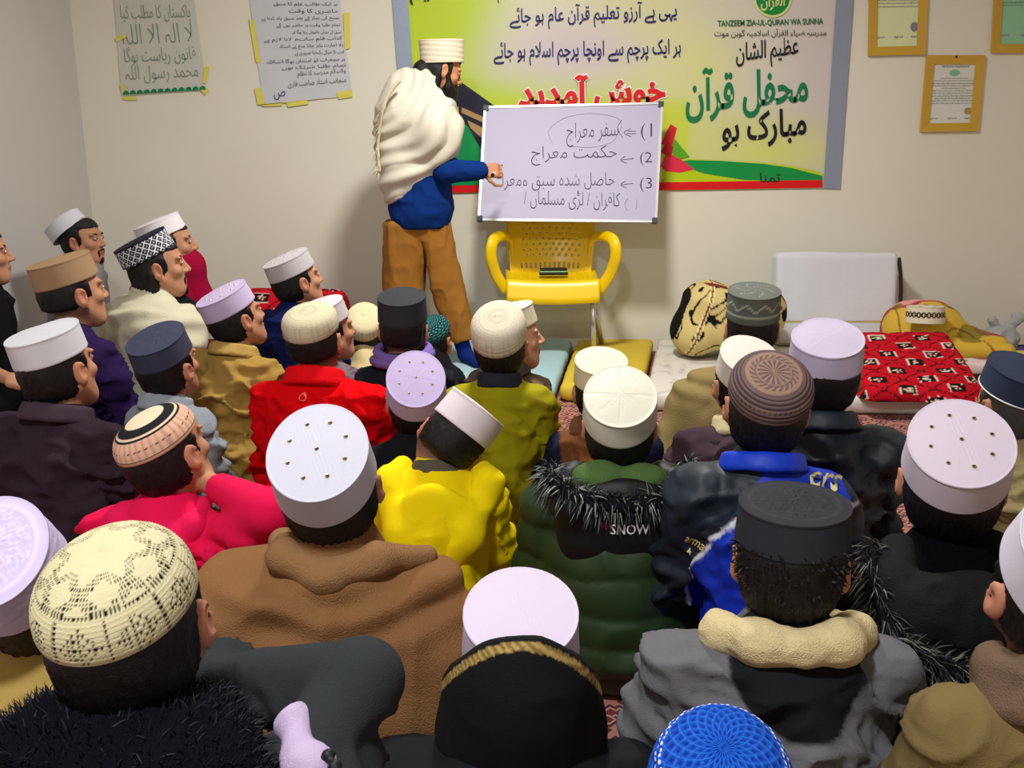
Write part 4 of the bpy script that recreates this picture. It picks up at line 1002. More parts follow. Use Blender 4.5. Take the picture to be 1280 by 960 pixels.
    # ---- legs (crossed)
    def ft(P):
        p = toB(P); d = None
        kw_ = max(W * .95, .15)
        for s in (-1, 1):
            t = smin(con(p, (s * .07, .03, .10), (s * kw_, .15, .085), .075, .055), con(p, (s * kw_, .15, .085), (-s * .03, .20 + .03 * s, .05), .052, .040), .03)
            d = t if d is None else smin(d, t, .02)
        return d
    if True:
        V, Fc = surf(ft, [root[0] - .36, root[1] - .2, .003], [root[0] + .36, root[1] + .42, .22], .018)
        V[:, 2] = np.maximum(V[:, 2], .003); mk('trousers', V, Fc, CLOTH, e, np.tile(lin(trous), (len(V), 1)))
    if extra: extra(ctx)
    return ctx

# ---------------- garment pieces
def piece(ctx, name, f, lo, hi, h, m, col, amp=.004, fs=20, cf=None):
    V, Fc = surf(f, lo, hi, h); G = grad(f, V); V = V + G * (amp * (ridge(V * fs) - .5))[:, None]
    c = np.tile(lin(col), (len(V), 1)) if cf is None else cf(V)
    if name == 'hood': ctx['solids'].append((V, Fc))
    return mk(name, V, Fc, m, ctx['e'], c), V, G
def W_(ctx, p):                       # body frame -> world
    return np.asarray(p) @ ctx['Rb'].T + ctx['root']
def collar(col, r=.072, t=.016, h=.03, m=None, tilt=20, up=.0, amp=.004, dy=0.0, name='collar'):
    def ex(ctx):
        H, ny, nx = ctx['H'], ctx['ny'], ctx['nx']; c0 = np.array([nx, ny + dy, H - .005 + up]); Rt = rot('X', -tilt).astype(np.float32)
        def f(P):
            p = (ctx['toB'](P) - c0.astype(np.float32)) @ Rt
            rr = np.hypot(p[:, 0], p[:, 1] * .95) - (r + .25 * (-p[:, 2])); d = np.hypot(np.maximum(np.abs(rr) - .001, 0), np.maximum(np.abs(p[:, 2]) - h, 0)) - t
            return smax(d, p[:, 1] - .055, .01)
        C = W_(ctx, c0); piece(ctx, name, f, C - .17, C + .17, .005 if ctx['dep'] < 1.6 else .0065, m or CLOTH, col, amp, 26)
    return ex
def hood(col, m=None, W=.11, L=.17, t=.034, back=.10, name='hood', amp=.008, lining=None):
    def ex(ctx):
        H, ny, nx = ctx['H'], ctx['ny'], ctx['nx']
        def f(P):
            p = ctx['toB'](P) - np.array([nx, ny, H], np.float32); q = p.copy(); q[:, 0] = np.abs(q[:, 0])
            d = chain(q, [(W * .75, .03, -.01), (W, -.045, -.028), (W * .62, -back - .01, -L * .62), (0, -back - .035, -L)], [t * .7, t * .85, t, t * 1.0], .03)
            d = smin(d, ell(p, (0, -back + .005, -L * .5), (W * .72, .040, L * .5)), .03)
            d = smax(d, -ell(p, (0, -.035, .035), (W * .55, .055, .075)), .02)
            return d
        C = W_(ctx, (nx, ny - .06, H - .06)); piece(ctx, name, f, C - .25, C + .25, .0055 if ctx['dep'] < 1.8 else .007, m or CLOTH, col, amp, 14)
    return ex
def fur_arc(ctx, pts, r, n, L, w, cols, name='fur_trim', seed=1, droop=.5, base=(26, 26, 30), dirn=(0, -.3, -.5)):
    P = spline(pts, 40); V, Q = tube(P, r, 10, flat=.8); o = mk(name, V, Q, FLEECE, ctx['e'], np.tile(lin(base), (len(V), 1)))
    rs = np.random.RandomState(seed); i = rs.randint(0, 39, n); t = rs.rand(n)[:, None]; C = P[i] * (1 - t) + P[i + 1] * t
    d = rs.randn(n, 3); d /= np.linalg.norm(d, axis=1)[:, None]; T = P[i + 1] - P[i]; T /= np.linalg.norm(T, axis=1)[:, None]; d -= T * (d * T).sum(1)[:, None]; d /= np.linalg.norm(d, axis=1)[:, None]
    V, Fc, c = strands(C + d * r * .9, d, L, w, rs, droop, dirn, cols); s = mk('fur_hair', V, Fc, FUR, ctx['e'], c, smooth=False); s['kind'] = 'stuff'
def on_back(ctx, name, body, cx_, cz_, wdt, hgt, m, off=.003, bold=.0, rz=0., f=None, surf_lo=-.45, shear=0):
    """lettering wrapped on the back of a garment: body-frame x centre, height z"""
    V, Fc = text_mesh(body, bold, shear, 2, 1.0) if isinstance(body, str) else body
    lo = V.min(0); hi = V.max(0); s = wdt / (hi[0] - lo[0]); u = (V[:, 0] - (lo[0] + hi[0]) / 2) * s; v = (V[:, 1] - (lo[1] + hi[1]) / 2) * (hgt / (hi[1] - lo[1]))
    a = math.radians(rz); x = cx_ + u * math.cos(a) - v * math.sin(a); z = cz_ + u * math.sin(a) + v * math.cos(a)
    from mathutils.bvhtree import BVHTree
    T_ = [BVHTree.FromPolygons(V_.tolist(), F_.tolist()) for V_, F_ in ctx['solids']]
    W = W_(ctx, np.stack([x, np.full(len(x), surf_lo), z], 1)); dv = ctx['Rb'] @ np.array([0, 1.0, 0]); dist = np.full(len(x), np.nan)
    for i, w in enumerate(W):
        for t in T_:
            h = t.ray_cast(Vector(w), Vector(dv)); 
            if h[0] is not None: dist[i] = h[3] if np.isnan(dist[i]) else min(dist[i], h[3])
    dist = np.where(np.isnan(dist), np.nanmedian(dist), dist)
    mk(name, W + dv * (dist - off)[:, None], Fc, m, ctx['e'], smooth=False)
def multi(*fs):
    def ex(ctx):
        for f in fs: f(ctx)
    return ex
def pxc(V):
    d = V - CAMP; fx = d[:, 1] * CP - d[:, 2] * SP; return 640 + F * d[:, 0] / fx, 480 - F * (d[:, 1] * SP + d[:, 2] * CP) / fx
WHT, LIL, CRE = (200, 198, 202), (190, 176, 208), (204, 196, 168)
# ---------------- row by the wall
def wxy(px, py, dep): return atd(px, py, dep * F / 1000)
h1 = wxy(12, 474, 2.84); h1b = wxy(-30, 440, 2.85)
person('black haired man in profile at the left edge, black shawl, hands in his lap', (-32, 294), 70, yaw=95, pitch=4, hs=1.0, dep=3.05, cap=None, byaw=60, gar='shawl', col=(24, 25, 26), W=.26, m=WOOL,
       arms={'R': (wxy(-70, 440, 3.0), h1, dict(d=(.9, .05, -.25), n=(.1, .3, -.8), s=.95, curl=.9, side=1))}, trous=(40, 96, 66), res=.0115)
def slim_beard(): return .7
person('young bearded man with a white cap pushed back on black hair, grey shawl', (98, 281), 58, yaw=120, pitch=4, hs=1.0, dep=3.9, cap=('plain', (206, 208, 216)), captilt=34, capof=(0, -.045), byaw=70, gar='shawl', col=(128, 130, 132), W=.27, m=WOOL, beard=.6, res=.0115,
       extra=lambda c: piece(c, 'scarf_end', lambda P: con(c['toB'](P), (c['nx'] - .02, c['ny'] + .04, c['H']), (c['nx'] + .22, c['ny'] + .0, c['H'] - .16), .07, .085), c['NB'] - .42, c['NB'] + .42, .010, WOOL, (136, 138, 140)))
def maroon_wrap(c):
    R, hc, hs = c['R'], c['hc'], c['hs']
    def f(P):
        q = (P - hc.astype(np.float32)) @ R.astype(np.float32) / hs
        d = smin(ell(q, (0, .045, -.10), (.075, .080, .075)), con(q, (0, .03, -.12), (0, .05, -.30), .075, .10), .04); return smax(d, q[:, 2] + .020, .01) * hs
    piece(c, 'face_wrap', f, hc - .42, hc + .25, .008, WOOL, (146, 12, 52), .008, 12)
person('man in white cap with a maroon shawl drawn over his mouth', (206, 284), 58, yaw=95, pitch=6, hs=1.0, dep=3.45, cap=('plain', (222, 220, 222)), captilt=16, capof=(0, -.014), byaw=60, gar='shawl', col=(150, 14, 54), W=.22, m=WOOL, extra=maroon_wrap, res=.0115)
def scarf(col, n=3):
    def ex(c):
        H, ny, nx = c['H'], c['ny'], c['nx']; rs = np.random.RandomState(3)
        for k in range(n):
            a = np.linspace(0, 2 * math.pi, 30)[:-1]; r = .086 + .006 * k
            P = W_(c, np.stack([nx + r * np.cos(a), ny + r * .92 * np.sin(a), H + .035 - .020 * k + .012 * np.sin(a + k * 2)], 1)); V, Q = tube(P, .017, 8, closed=True)
            V = V + .004 * (ridge(V * 40)[:, None] - .5); mk('scarf_fold', V, Q, WOOL, c['e'], np.tile(lin(col), (len(V), 1)))
    return ex
def black_scarf(c):
    def f(P):
        p = c['toB'](P); n = np.array([c['nx'], c['ny'], c['H']]); return smin(con(p, n + [0, .03, -.0], n + [.02, .11, -.10], .060, .065), con(p, n + [.02, .11, -.10], n + [.0, .13, -.24], .06, .055), .03)
    piece(c, 'black_scarf', f, c['NB'] - .40, c['NB'] + .30, .008, WOOL, (22, 22, 26), .014, 16)
person('long haired bearded man in profile wearing a black and white diamond cap and cream shawl', (189, 308), 68, yaw=90, pitch=6, hs=1.0, dep=2.95, hair='long', cap=('diamond', (24, 24, 40), (230, 230, 230)), captilt=20, capof=(0, -.014), byaw=45, gar='shawl', col=(208, 204, 180), W=.24, m=WOOL, beard=.65, amp=.016, extra=black_scarf, res=.0115)
person('boy in a tall tan cap and dark purple sweater, face in profile at the left', (80, 338), 84, yaw=70, pitch=6, roll=-4, hs=1.0, cap=('plain', (158, 128, 96)), caph=.074, hair='fade', byaw=25, col=(52, 36, 82), W=.20, m=WOOL, lean=.07)
person('boy in a white quilted cap and dark plum jacket, ear and cheek showing, left edge', (59, 430), 97, yaw=48, pitch=8, roll=-6, hs=.97, cap=('soft', (204, 205, 212)), captilt=4, byaw=15, col=(58, 46, 56), W=.21, m=WOOL, extra=collar((62, 50, 60), r=.080, t=.008, h=.016), amp=.013)
person('boy in a shiny navy leather cap and light grey shirt', (200, 433), 80, yaw=42, pitch=14, hs=.93, cap=('petal', (58, 62, 84)), byaw=20, col=(142, 152, 160), W=.15, lean=.03,
       extra=multi(collar((146, 156, 164), r=.068, t=.007, h=.018), lambda c: on_back(c, 'shirt_print', ([np.array([(0, 0, 0), (1, .2, 0), (1.9, 1, 0), (1.1, .9, 0), (1.2, 2, 0), (.6, 1.1, 0), (0, 1.6, 0)])][0], [[0, 1, 2, 3, 4, 5, 6]]), .085, c['H'] - .19, .05, .06, DARK)))
person('boy in lilac dotted cap and tan jacket, beside the red fleece', (283, 376), 67, yaw=62, pitch=16, roll=-6, cap=('flat', LIL), eyelets=True, byaw=18, col=(170, 140, 74), W=.18, amp=.016, extra=collar((176, 146, 80), r=.076, t=.007, h=.016, amp=.006), dep=2.75)
person('boy in a pale grey dotted cap and navy jacket in front of the red bolster', (362, 331), 62, yaw=68, pitch=14, roll=-4, cap=('flat', (186, 182, 186)), eyelets=True, byaw=25, col=(20, 34, 88), W=.19, dep=3.15)
# ---------------- middle block
def fleece_logo(c):
    a = np.linspace(0, 2 * math.pi, 24)[:-1]; P = np.vstack([np.stack([np.cos(a), np.sin(a), 0 * a], 1), np.stack([np.cos(a), np.sin(a), 0 * a], 1) * .72]); n = len(a)
    on_back(c, 'collar_emblem', (P, [[i, (i + 1) % n, n + (i + 1) % n, n + i] for i in range(n)]), c['nx'] + .0, c['H'] - .035, .022, .022, mat('emblem_pink', (250, 120, 110)), off=.006)
person('boy in a bright red fleece and cream stitched cap', (387, 399), 70, yaw=16, pitch=8, roll=-4, cap=('knit', (206, 198, 168)), caph=.064, hair='fade', byaw=6, col=(228, 16, 26), W=.20, m=FLEECE, amp=.012, dep=2.38,
       extra=multi(collar((232, 18, 28), r=.080, t=.010, h=.018, m=FLEECE), fleece_logo))
person('dark haired boy mostly hidden behind the red fleece, patterned grey knit jacket', (402, 392), 60, yaw=66, pitch=10, dep=2.85, cap=('plain', (204, 194, 200)), hair='long', byaw=10, col=(128, 112, 118), W=.14, m=KNIT, paint=lambda c, x: mixc(c, lin((74, 62, 74)), (np.sin(x['p'][:, 0] * 220) * np.sin(x['p'][:, 2] * 260) > .25) * .8))
person('child in a round cream cap and cream shirt below the red bolster', (455, 399), 48, yaw=5, pitch=30, hs=.88, dep=3.3, cap=('knit', (222, 208, 168)), byaw=0, col=(214, 198, 150), W=.14)
person('boy in a tall black cap with a purple scarf around his neck', (503, 384), 60, yaw=8, pitch=2, cap=('plain', (46, 50, 54)), caph=.082, byaw=4, col=(30, 32, 42), W=.17, hair='fade', extra=scarf((122, 100, 170)), dep=2.66)
person('small child in a dark teal knitted cap near the teacher\'s feet', (539, 408), 46, yaw=30, pitch=20, hs=.85, dep=3.35, cap=('teal', (24, 50, 54), (70, 140, 140)), byaw=10, col=(26, 28, 34), W=.13)
person('boy in black with a pale lilac dotted cap tipped back, left of the lime shirt', (520, 480), 80, yaw=0, pitch=27, cap=('flat', (184, 170, 208)), eyelets=True, byaw=0, col=(18, 22, 28), W=.17, captilt=12,
       paint=lambda c, x: mixc(c, lin((96, 100, 110)), (np.abs(x['p'][:, 0] + .055 - .1 * (x['H'] - x['p'][:, 2])) < .0035) & (x['p'][:, 2] < x['H'] - .06)))
person('boy in an olive lime shirt and a tall cream ribbed cap before the chair', (623, 406), 72, yaw=10, pitch=24, cap=('knit', (208, 199, 178)), caph=.080, byaw=4, col=(158, 152, 22), W=.16, amp=.009, dep=2.4, extra=collar((38, 40, 50), r=.060, t=.010, h=.016), hs=.96)
person('boy in a brown camouflage jacket half hidden behind the lime shirt', (636, 397), 62, yaw=82, pitch=6, dep=2.72, cap=('plain', (224, 214, 190)), byaw=30, col=(74, 60, 44), W=.16, extra=collar((112, 118, 124), r=.070, t=.014, h=.02, m=FLEECE),
       paint=lambda c, x: mixc(mixc(c, lin((112, 96, 66)), vn(x['V'] * 24) > .58), lin((34, 30, 26)), vn(x['V'] * 24 + 9) > .64), skin=(200, 150, 120))
person('boy in a bright yellow hoodie with his head bent, plain white cap on its side', (587, 523), 78, yaw=20, pitch=-26, roll=34, hs=.95, dep=2.0, cap=('plain', (226, 218, 224)), caph=.074, hair='fade', byaw=0, col=(236, 212, 4), W=.175, amp=.007, lean=.08, nbup=.045,
       extra=multi(hood((238, 214, 4), W=.125, L=.20, t=.036, back=.125, amp=.012), collar((84, 78, 66), r=.060, t=.008, h=.012)), face=False, captilt=0)
person('boy in a brown and navy jacket and cream quilted cap, behind the green puffer coat', (751, 462), 68, yaw=-4, pitch=6, dep=2.42, cap=('petal', (228, 216, 184)), byaw=0, col=(120, 76, 46), W=.175, extra=collar((108, 68, 42), r=.078, t=.014, h=.02),
       paint=lambda c, x: mixc(c, lin((24, 30, 56)), np.abs(x['p'][:, 0]) > .125))
# SNOW parka
def snow(c):
    H, ny, nx = c['H'], c['ny'], c['nx']
    def fh(P):
        p = c['toB'](P) - np.array([nx, ny, H], np.float32); q = p.copy(); q[:, 0] = np.abs(q[:, 0])
        return smin(ell(p, (0, -.125, -.085), (.148, .040, .115)), chain(q, [(.10, -.02, .0), (.142, -.075, -.010), (.11, -.13, -.03)], [.035, .035, .04], .02), .03)
    C = W_(c, (nx, ny - .08, H - .04))
    piece(c, 'hood', fh, C - .26, C + .26, .0055, NYLON, (14, 17, 15), .006, 14)
    def fi(P):
        p = c['toB'](P) - np.array([nx, ny, H], np.float32); return smin(ell(p, (-.05, -.078, .018), (.060, .052, .036)), ell(p, (.045, -.078, .014), (.056, .052, .034)), .015)
    piece(c, 'hood_lining', fi, C - .2, C + .2, .0055, FLEECE, (84, 112, 62), .006, 20)
    pts = W_(c, [(nx - .160, ny - .02, H + .015), (nx - .150, ny - .10, H + .012), (nx - .10, ny - .150, H - .003), (nx, ny - .165, H - .014), (nx + .10, ny - .150, H + .0), (nx + .150, ny - .09, H + .018), (nx + .158, ny - .01, H + .025)])
    fur_arc(c, pts, .022, 1500, .034, .0016, ((14, 16, 24), (20, 24, 34), (60, 68, 70), (120, 130, 120), (36, 42, 56), (150, 158, 150)), seed=4)
    ff = lambda P: np.minimum(fh(P), c['fg'](P))
    on_back(c, 'lettering', 'SNOW', nx + .010, H - .068, .084, .023, mat('letter_white', (250, 246, 250), rough=.6), f=ff, bold=.012)
    on_back(c, 'badge', (np.array([(0, 1, 0), (1, 1, 0), (1, 0, 0), (.35, .1, 0)]), [[0, 3, 2, 1]]), nx - .048, H - .060, .018, .018, mat('badge_maroon', (110, 20, 50)), f=ff)
person('boy in green puffer coat with fur trimmed hood lettered SNOW and white satin cap', (775, 506), 99, yaw=0, pitch=24, hs=.96, cap=('satin', (208, 208, 190)), caph=0.066, byaw=0, col=(44, 66, 34), W=.21, m=NYLON, gar='puffer', amp=.014, puff=1.14, extra=snow, captilt=6)
# ---------------- right block
person('man in an olive beige shawl and embroidered grey cap beside the patterned bag', (942, 379), 68, yaw=-4, pitch=0, hs=1.0, dep=2.62, cap=('embroidered', (92, 98, 90), (170, 174, 160)), caph=.087, hair='fade', byaw=-4, gar='shawl', col=(146, 130, 88), W=.25, m=WOOL, amp=.016, skirt=.42,
       extra=multi(*[(lambda k: lambda c: piece(c, 'shawl_fold', lambda P: chain(c['toB'](P), [(c['nx'] - .16, c['ny'] - .0, c['H'] - .08 - .03 * k), (c['nx'] - .05, c['ny'] - .085 - .01 * k, c['H'] - .005 - .03 * k), (c['nx'] + .07, c['ny'] - .08 - .01 * k, c['H'] - .0 - .03 * k), (c['nx'] + .17, c['ny'], c['H'] - .07 - .03 * k)], [.02, .026, .026, .02], .02), c['NB'] - .3, c['NB'] + .3, .007, WOOL, (150, 134, 92), .006, 16))(k) for k in range(3)]))
def strap(c):
    P = []
    for x, z in ((-.10, .0), (-.115, -.05), (-.105, -.12), (-.12, -.22)):
        y = -.4
        for _ in range(50): y += float(np.clip(c['fg'](W_(c, np.array([[x, y, c['H'] + z - .03]])).astype(np.float32))[0] * .8, -.01, .04))
        P.append((x, y - .006, c['H'] + z - .03))
    V, Q = tube(W_(c, spline(P, 20)), .016, 8, flat=.35); mk('bag_strap', V, Q, CLOTH, c['e'], np.tile(lin((44, 42, 44)), (len(V), 1)))
person('boy in plum brown jacket with shoulder strap, white cap half hidden by the brown cap', (934, 455), 76, yaw=-18, pitch=16, dep=2.22, cap=('plain', (214, 208, 198)), byaw=-8, col=(74, 56, 66), W=.19, amp=.014, extra=multi(collar((206, 196, 150), r=.074, t=.012, h=.018), strap))
def seg_d(X, Z, pts):
    D = np.full(len(X), 9.); 
    for (a, b), (c_, d_) in zip(pts[:-1], pts[1:]):
        t = np.clip(((X - a) * (c_ - a) + (Z - b) * (d_ - b)) / ((c_ - a) ** 2 + (d_ - b) ** 2), 0, 1); D = np.minimum(D, np.hypot(X - a - t * (c_ - a), Z - b - t * (d_ - b)))
    return D
def racing(c, x):
    p, H = x['p'], x['H']; X, Z = p[:, 0] - x['nx'], p[:, 2] - H; c = np.tile(lin((6, 46, 176)), (len(X), 1))
    pts = [(.175, -.075), (.10, -.045), (.03, -.045), (-.05, -.085), (-.095, -.14), (-.125, -.22), (-.14, -.40)]
    pl = np.interp(Z, [-.40, -.22, -.14, -.085, -.045], [-.14, -.125, -.095, -.05, .03]); left = (X < pl) & (Z < -.08)
    c[(X < -.015 + .63 * (Z + .01)) & (Z > -.085)] = lin((20, 32, 44)); c[left] = lin((20, 32, 44)); c[(X > .06) & (Z < -.16)] = lin((14, 30, 96)); c[(X > .16)] = lin((14, 22, 40))
    back = p[:, 1] < x['ny'] + .02; return mixc(c, lin((205, 210, 220)), (1 - sstep(.0022, .0048, seg_d(X, Z, pts))) * back)
gold = mat('letter_gold', (214, 200, 130), rough=.6)
def blue_j(c):
    on_back(c, 'lettering', 'ers', c['nx'] + .116, c['H'] - .018, .060, .032, gold, bold=.012, rz=-8, shear=.2, off=.007)
    on_back(c, 'lettering', 'arma', c['nx'] - .135, c['H'] - .165, .040, .016, gold, bold=.008, rz=-20); on_back(c, 'lettering', '4', c['nx'] - .145, c['H'] - .187, .009, .014, gold, bold=.008)
person('boy in a royal blue and navy sports jacket and an embroidered brown cap', (965, 477), 111, yaw=-6, pitch=18, roll=3, hs=.96, cap=('brown', (104, 84, 84)), caph=0.058, byaw=6, col=(6, 50, 178), W=.18, m=NYLON, amp=.010, paint=racing, extra=multi(collar((10, 56, 190), r=.078, t=.008, h=.012, m=NYLON), blue_j))
person('boy in a shiny dark teal jacket and smooth lilac white cap before the red blanket', (1033, 435), 85, yaw=-6, pitch=9, dep=1.86, hs=.96, cap=('soft', (192, 182, 206)), caph=0.06, byaw=0, col=(18, 30, 40), W=.19, m=NYLON, amp=.014, extra=collar((20, 32, 42), r=.080, t=.007, h=.016, m=NYLON))
def fur_right(c):
    H, ny, nx = c['H'], c['ny'], c['nx']
    def fh(P):
        p = c['toB'](P) - np.array([nx, ny, H], np.float32); q = p.copy(); q[:, 0] = np.abs(q[:, 0])
        return smin(ell(p, (-.02, -.11, -.075), (.120, .040, .075)), chain(q, [(.085, -.0, -.01), (.115, -.06, -.03), (.09, -.11, -.06)], [.03, .034, .036], .02), .03)
    C = W_(c, (nx, ny - .08, H - .08)); piece(c, 'fleece_hood', fh, C - .26, C + .26, .0055, FLEECE, (34, 36, 36), .008, 30)
    pts = W_(c, [(nx - .125, ny + .01, H + .0), (nx - .150, ny - .07, H - .04), (nx - .135, ny - .135, H - .105), (nx - .06, ny - .155, H - .145), (nx + .03, ny - .15, H - .155), (nx + .10, ny - .13, H - .14)])
    fur_arc(c, pts, .020, 1400, .036, .0013, ((18, 20, 22), (30, 32, 34), (90, 92, 84), (130, 130, 116), (44, 50, 56)), seed=9)
person('boy in a black fur hooded coat and a large white dotted cap at the right', (1198, 566), 136, yaw=-6, pitch=22, hs=.96, caph=0.062, cap=('flat', (200, 190, 204)), eyelets=True, byaw=-4, col=(12, 13, 16), W=.19, m=FLEECE, amp=.010, extra=fur_right, captilt=8)
person('grey haired listener in a navy cap with white piping, cut by the right edge', (1274, 474), 72, yaw=-42, pitch=8, dep=2.15, hs=1.0, cap=('plain', (44, 54, 76)), byaw=-20, col=(150, 138, 100), W=.17, amp=.016, face=False, hairc=mat('grey_hair', (66, 64, 62), rough=.6, bump=.5, scale=400),
       paint=None, extra=lambda c: mk('cap_piping', *[v for v in tube((c['hc'] + ((np.stack([.0885 * np.cos(np.linspace(0, 6.283, 49)[:-1]), .106 * np.sin(np.linspace(0, 6.283, 49)[:-1]), np.full(48, .012)], 1) @ rot('X', 8).T + [0, -.012, .030])) @ c['R'].T), .0022, 6, closed=True)], CAPC, c['e'], np.tile(lin((225, 225, 225)), (48 * 6, 1))))
def teddy(c):
    collar((112, 92, 74), r=.076, t=.020, h=.022, m=FLEECE, amp=.010)(c)
person('boy at the right edge in white cap, olive jacket and brown teddy collar', (1350, 700), 185, yaw=-26, pitch=22, roll=0, hs=.97, dep=1.0, cap=('plain', (204, 200, 212)), hair='fade', byaw=-6, col=(124, 108, 70), W=.185, amp=.004, extra=teddy, face=False, lean=.0,
       paint=lambda c, x: mixc(c, lin((60, 50, 34)), np.abs(x['p'][:, 2] - (x['H'] - .15 + .1 * x['p'][:, 0])) < .0022), captilt=14)
def shear_(c):
    H, ny, nx = c['H'], c['ny'], c['nx']
    def f(P):
        p = c['toB'](P) - np.array([nx, ny, H], np.float32); q = p.copy(); q[:, 0] = np.abs(q[:, 0])
        return chain(q, [(.0, -.086, .006), (.06, -.068, .006), (.100, -.012, -.010), (.09, .06, -.03)], [.027, .027, .025, .02], .03)
    C = W_(c, (nx, ny, H)); piece(c, 'shearling_collar', f, C - .17, C + .17, .0042, FLEECE, (208, 192, 146), .003, 60)
def greyj(c, x):
    p, H = x['p'], x['H']; X, Z = p[:, 0] - x['nx'], p[:, 2] - H; m = (1 - sstep(.97, 1.03, np.sqrt((X / .095) ** 2 + ((Z + .02) / .095) ** 2))) * (p[:, 1] < x['ny']); c = mixc(c, lin((20, 22, 26)), m)
    c = mixc(c, lin((62, 62, 66)), np.abs(Z + .135 + .02 * np.cos(X * 12)) < .0018); return mixc(c, lin((18, 19, 22)), (X > .165) & (Z < -.11))
velvet_hair = None
def curls(c):
    rs = np.random.RandomState(5); u = rs.randn(700, 3); u /= np.linalg.norm(u, axis=1)[:, None]; u[:, 1] = -np.abs(u[:, 1]) * .8 ; u = u[(u[:, 2] < .25) & (u[:, 2] > -.75)]; u /= np.linalg.norm(u, axis=1)[:, None]
    q = u * [.085, .106, .095] + [0, -.014, .020]; V, Fc, cc = strands(c['hc'] + q @ c['R'].T * c['hs'], u @ c['R'].T, .009, .0022, rs, .4, None, ((14, 13, 13), (24, 22, 22), (34, 32, 32))); o = mk('hair_curls', V, Fc, FUR, c['e'], cc, smooth=False); o['kind'] = 'stuff'
person('curly haired boy in a black velvet cap, grey jacket with cream shearling collar', (992, 650), 149, yaw=0, pitch=-3, hs=.96, cap=('velvet', (38, 40, 46)), caph=0.056, byaw=0, col=(110, 110, 114), W=.205, amp=.011, paint=greyj, nbup=.018, extra=multi(shear_, curls), captilt=2)
person('boy in a royal blue crochet cap with white beaded lines at the bottom edge', (902, 962), 186, yaw=0, pitch=12, hs=.96, dep=.90, cap=('blue', (18, 68, 165)), caph=.084, byaw=0, col=(40, 44, 60), W=.17, captilt=4)
def hood_up(c):
    R, hc, hs = c['R'].astype(np.float32), c['hc'].astype(np.float32), c['hs']
    def rimz(q): return .158 - .9 * (q[:, 1] + .12) - 5.5 * q[:, 0] ** 2
    def f(P):
        q = (P - hc) @ R / hs; o_ = smin(ell(q, (0, -.020, .0), (.114, .150, .195)), ell(q, (0, -.045, -.11), (.130, .10, .12)), .05)
        d = smax(o_, q[:, 2] - rimz(q), .012); d = smax(d, -ell(q, (0, .0, .02), (.103, .136, .19)), .008); return d * hs
    def cf(V):
        q = (V - hc) @ R / hs; c_ = np.tile(lin((20, 21, 23)), (len(V), 1)); t = rimz(q) - q[:, 2]
        g_ = (t > .012) & (t < .030) & (q[:, 1] < .06); tw = np.sin(q[:, 0] * 420 + q[:, 2] * 500) > 0
        c_[g_] = lin((176, 152, 90)); c_[g_ & tw] = lin((128, 108, 58)); return c_
    piece(c, 'hood', f, hc - .32, hc + .24, .0036, CLOTH, (20, 21, 23), .005, 16, cf)
def piping(c, x):
    p, H = x['p'], x['H']; X = p[:, 0] - x['nx']; m = np.abs(X + .115 + .35 * (p[:, 2] - H + .12)) < .0028; c = mixc(c, lin((206, 190, 130)), m & (p[:, 1] < x['ny'] - .0) & (p[:, 2] < H - .06)); return c
person('boy with gold braided black hood drawn half over his white cap, front row', (651, 786), 156, yaw=0, pitch=12, hs=.98, cap=('plain', (200, 190, 210)), caph=.066, byaw=0, col=(30, 32, 36), W=.235, amp=.010, extra=hood_up, paint=piping, captilt=2, hair='short')
# crochet cap and fur hood, charcoal sleeve
eR = wxy(452, 850, .95); hR = wxy(235, 850, 1.12)
def p32(c):
    H, ny, nx = c['H'], c['ny'], c['nx']
    def fh(P):
        p = c['toB'](P) - np.array([nx, ny, H], np.float32); return smin(ell(p, (0, -.085, -.045), (.195, .095, .100)), ell(p, (.0, -.03, .0), (.14, .10, .05)), .04)
    C = W_(c, (nx, ny - .05, H - .08)); o, V, G = piece(c, 'fur_hood', fh, C - .30, C + .30, .0058, FLEECE, (10, 11, 18), .010, 22)
    rs = np.random.RandomState(2); i = rs.randint(0, len(V), 5200); V2, Fc, cc = strands(V[i], G[i], .016, .0010, rs, .5, None, ((9, 10, 16), (14, 16, 26), (20, 24, 38))); s = mk('fur_hair', V2, Fc, FUR, c['e'], cc, smooth=False); s['kind'] = 'stuff'
    def fl_(P):
        p = c['toB'](P) - np.array([nx, ny, H], np.float32); return chain(p, [(.17, .02, .0), (.205, -.04, -.015), (.205, -.10, -.06), (.16, -.165, -.11), (.07, -.20, -.15)], [.018, .022, .024, .026, .024], .01)
    piece(c, 'lilac_trim', fl_, C - .32, C + .32, .0045, CLOTH, (178, 160, 190), .014, 26)
    P = W_(c, spline([(nx + .225, ny - .04, H + .01), (nx + .262, ny - .09, H - .01), (nx + .262, ny - .14, H - .06), (nx + .245, ny - .19, H - .13)], 70)); V, Q = tube(P, .006 + .0022 * np.sin(np.arange(70) * 1.1), 8); mk('braided_cord', V, Q, NYLON, c['e'], np.tile(lin((16, 16, 20)), (len(V), 1)))
person('boy in cream open crochet cap and charcoal jacket with black lilac trimmed fur hood', (138, 717), 201, yaw=14, pitch=6, roll=-7, hs=.97, cap=('crochet', (196, 188, 150), (34, 28, 24)), caph=0.07, byaw=6, col=(52, 56, 58), W=.22, amp=.012, extra=p32, arms={'R': (eR, hR)}, captilt=6, dep=.86)
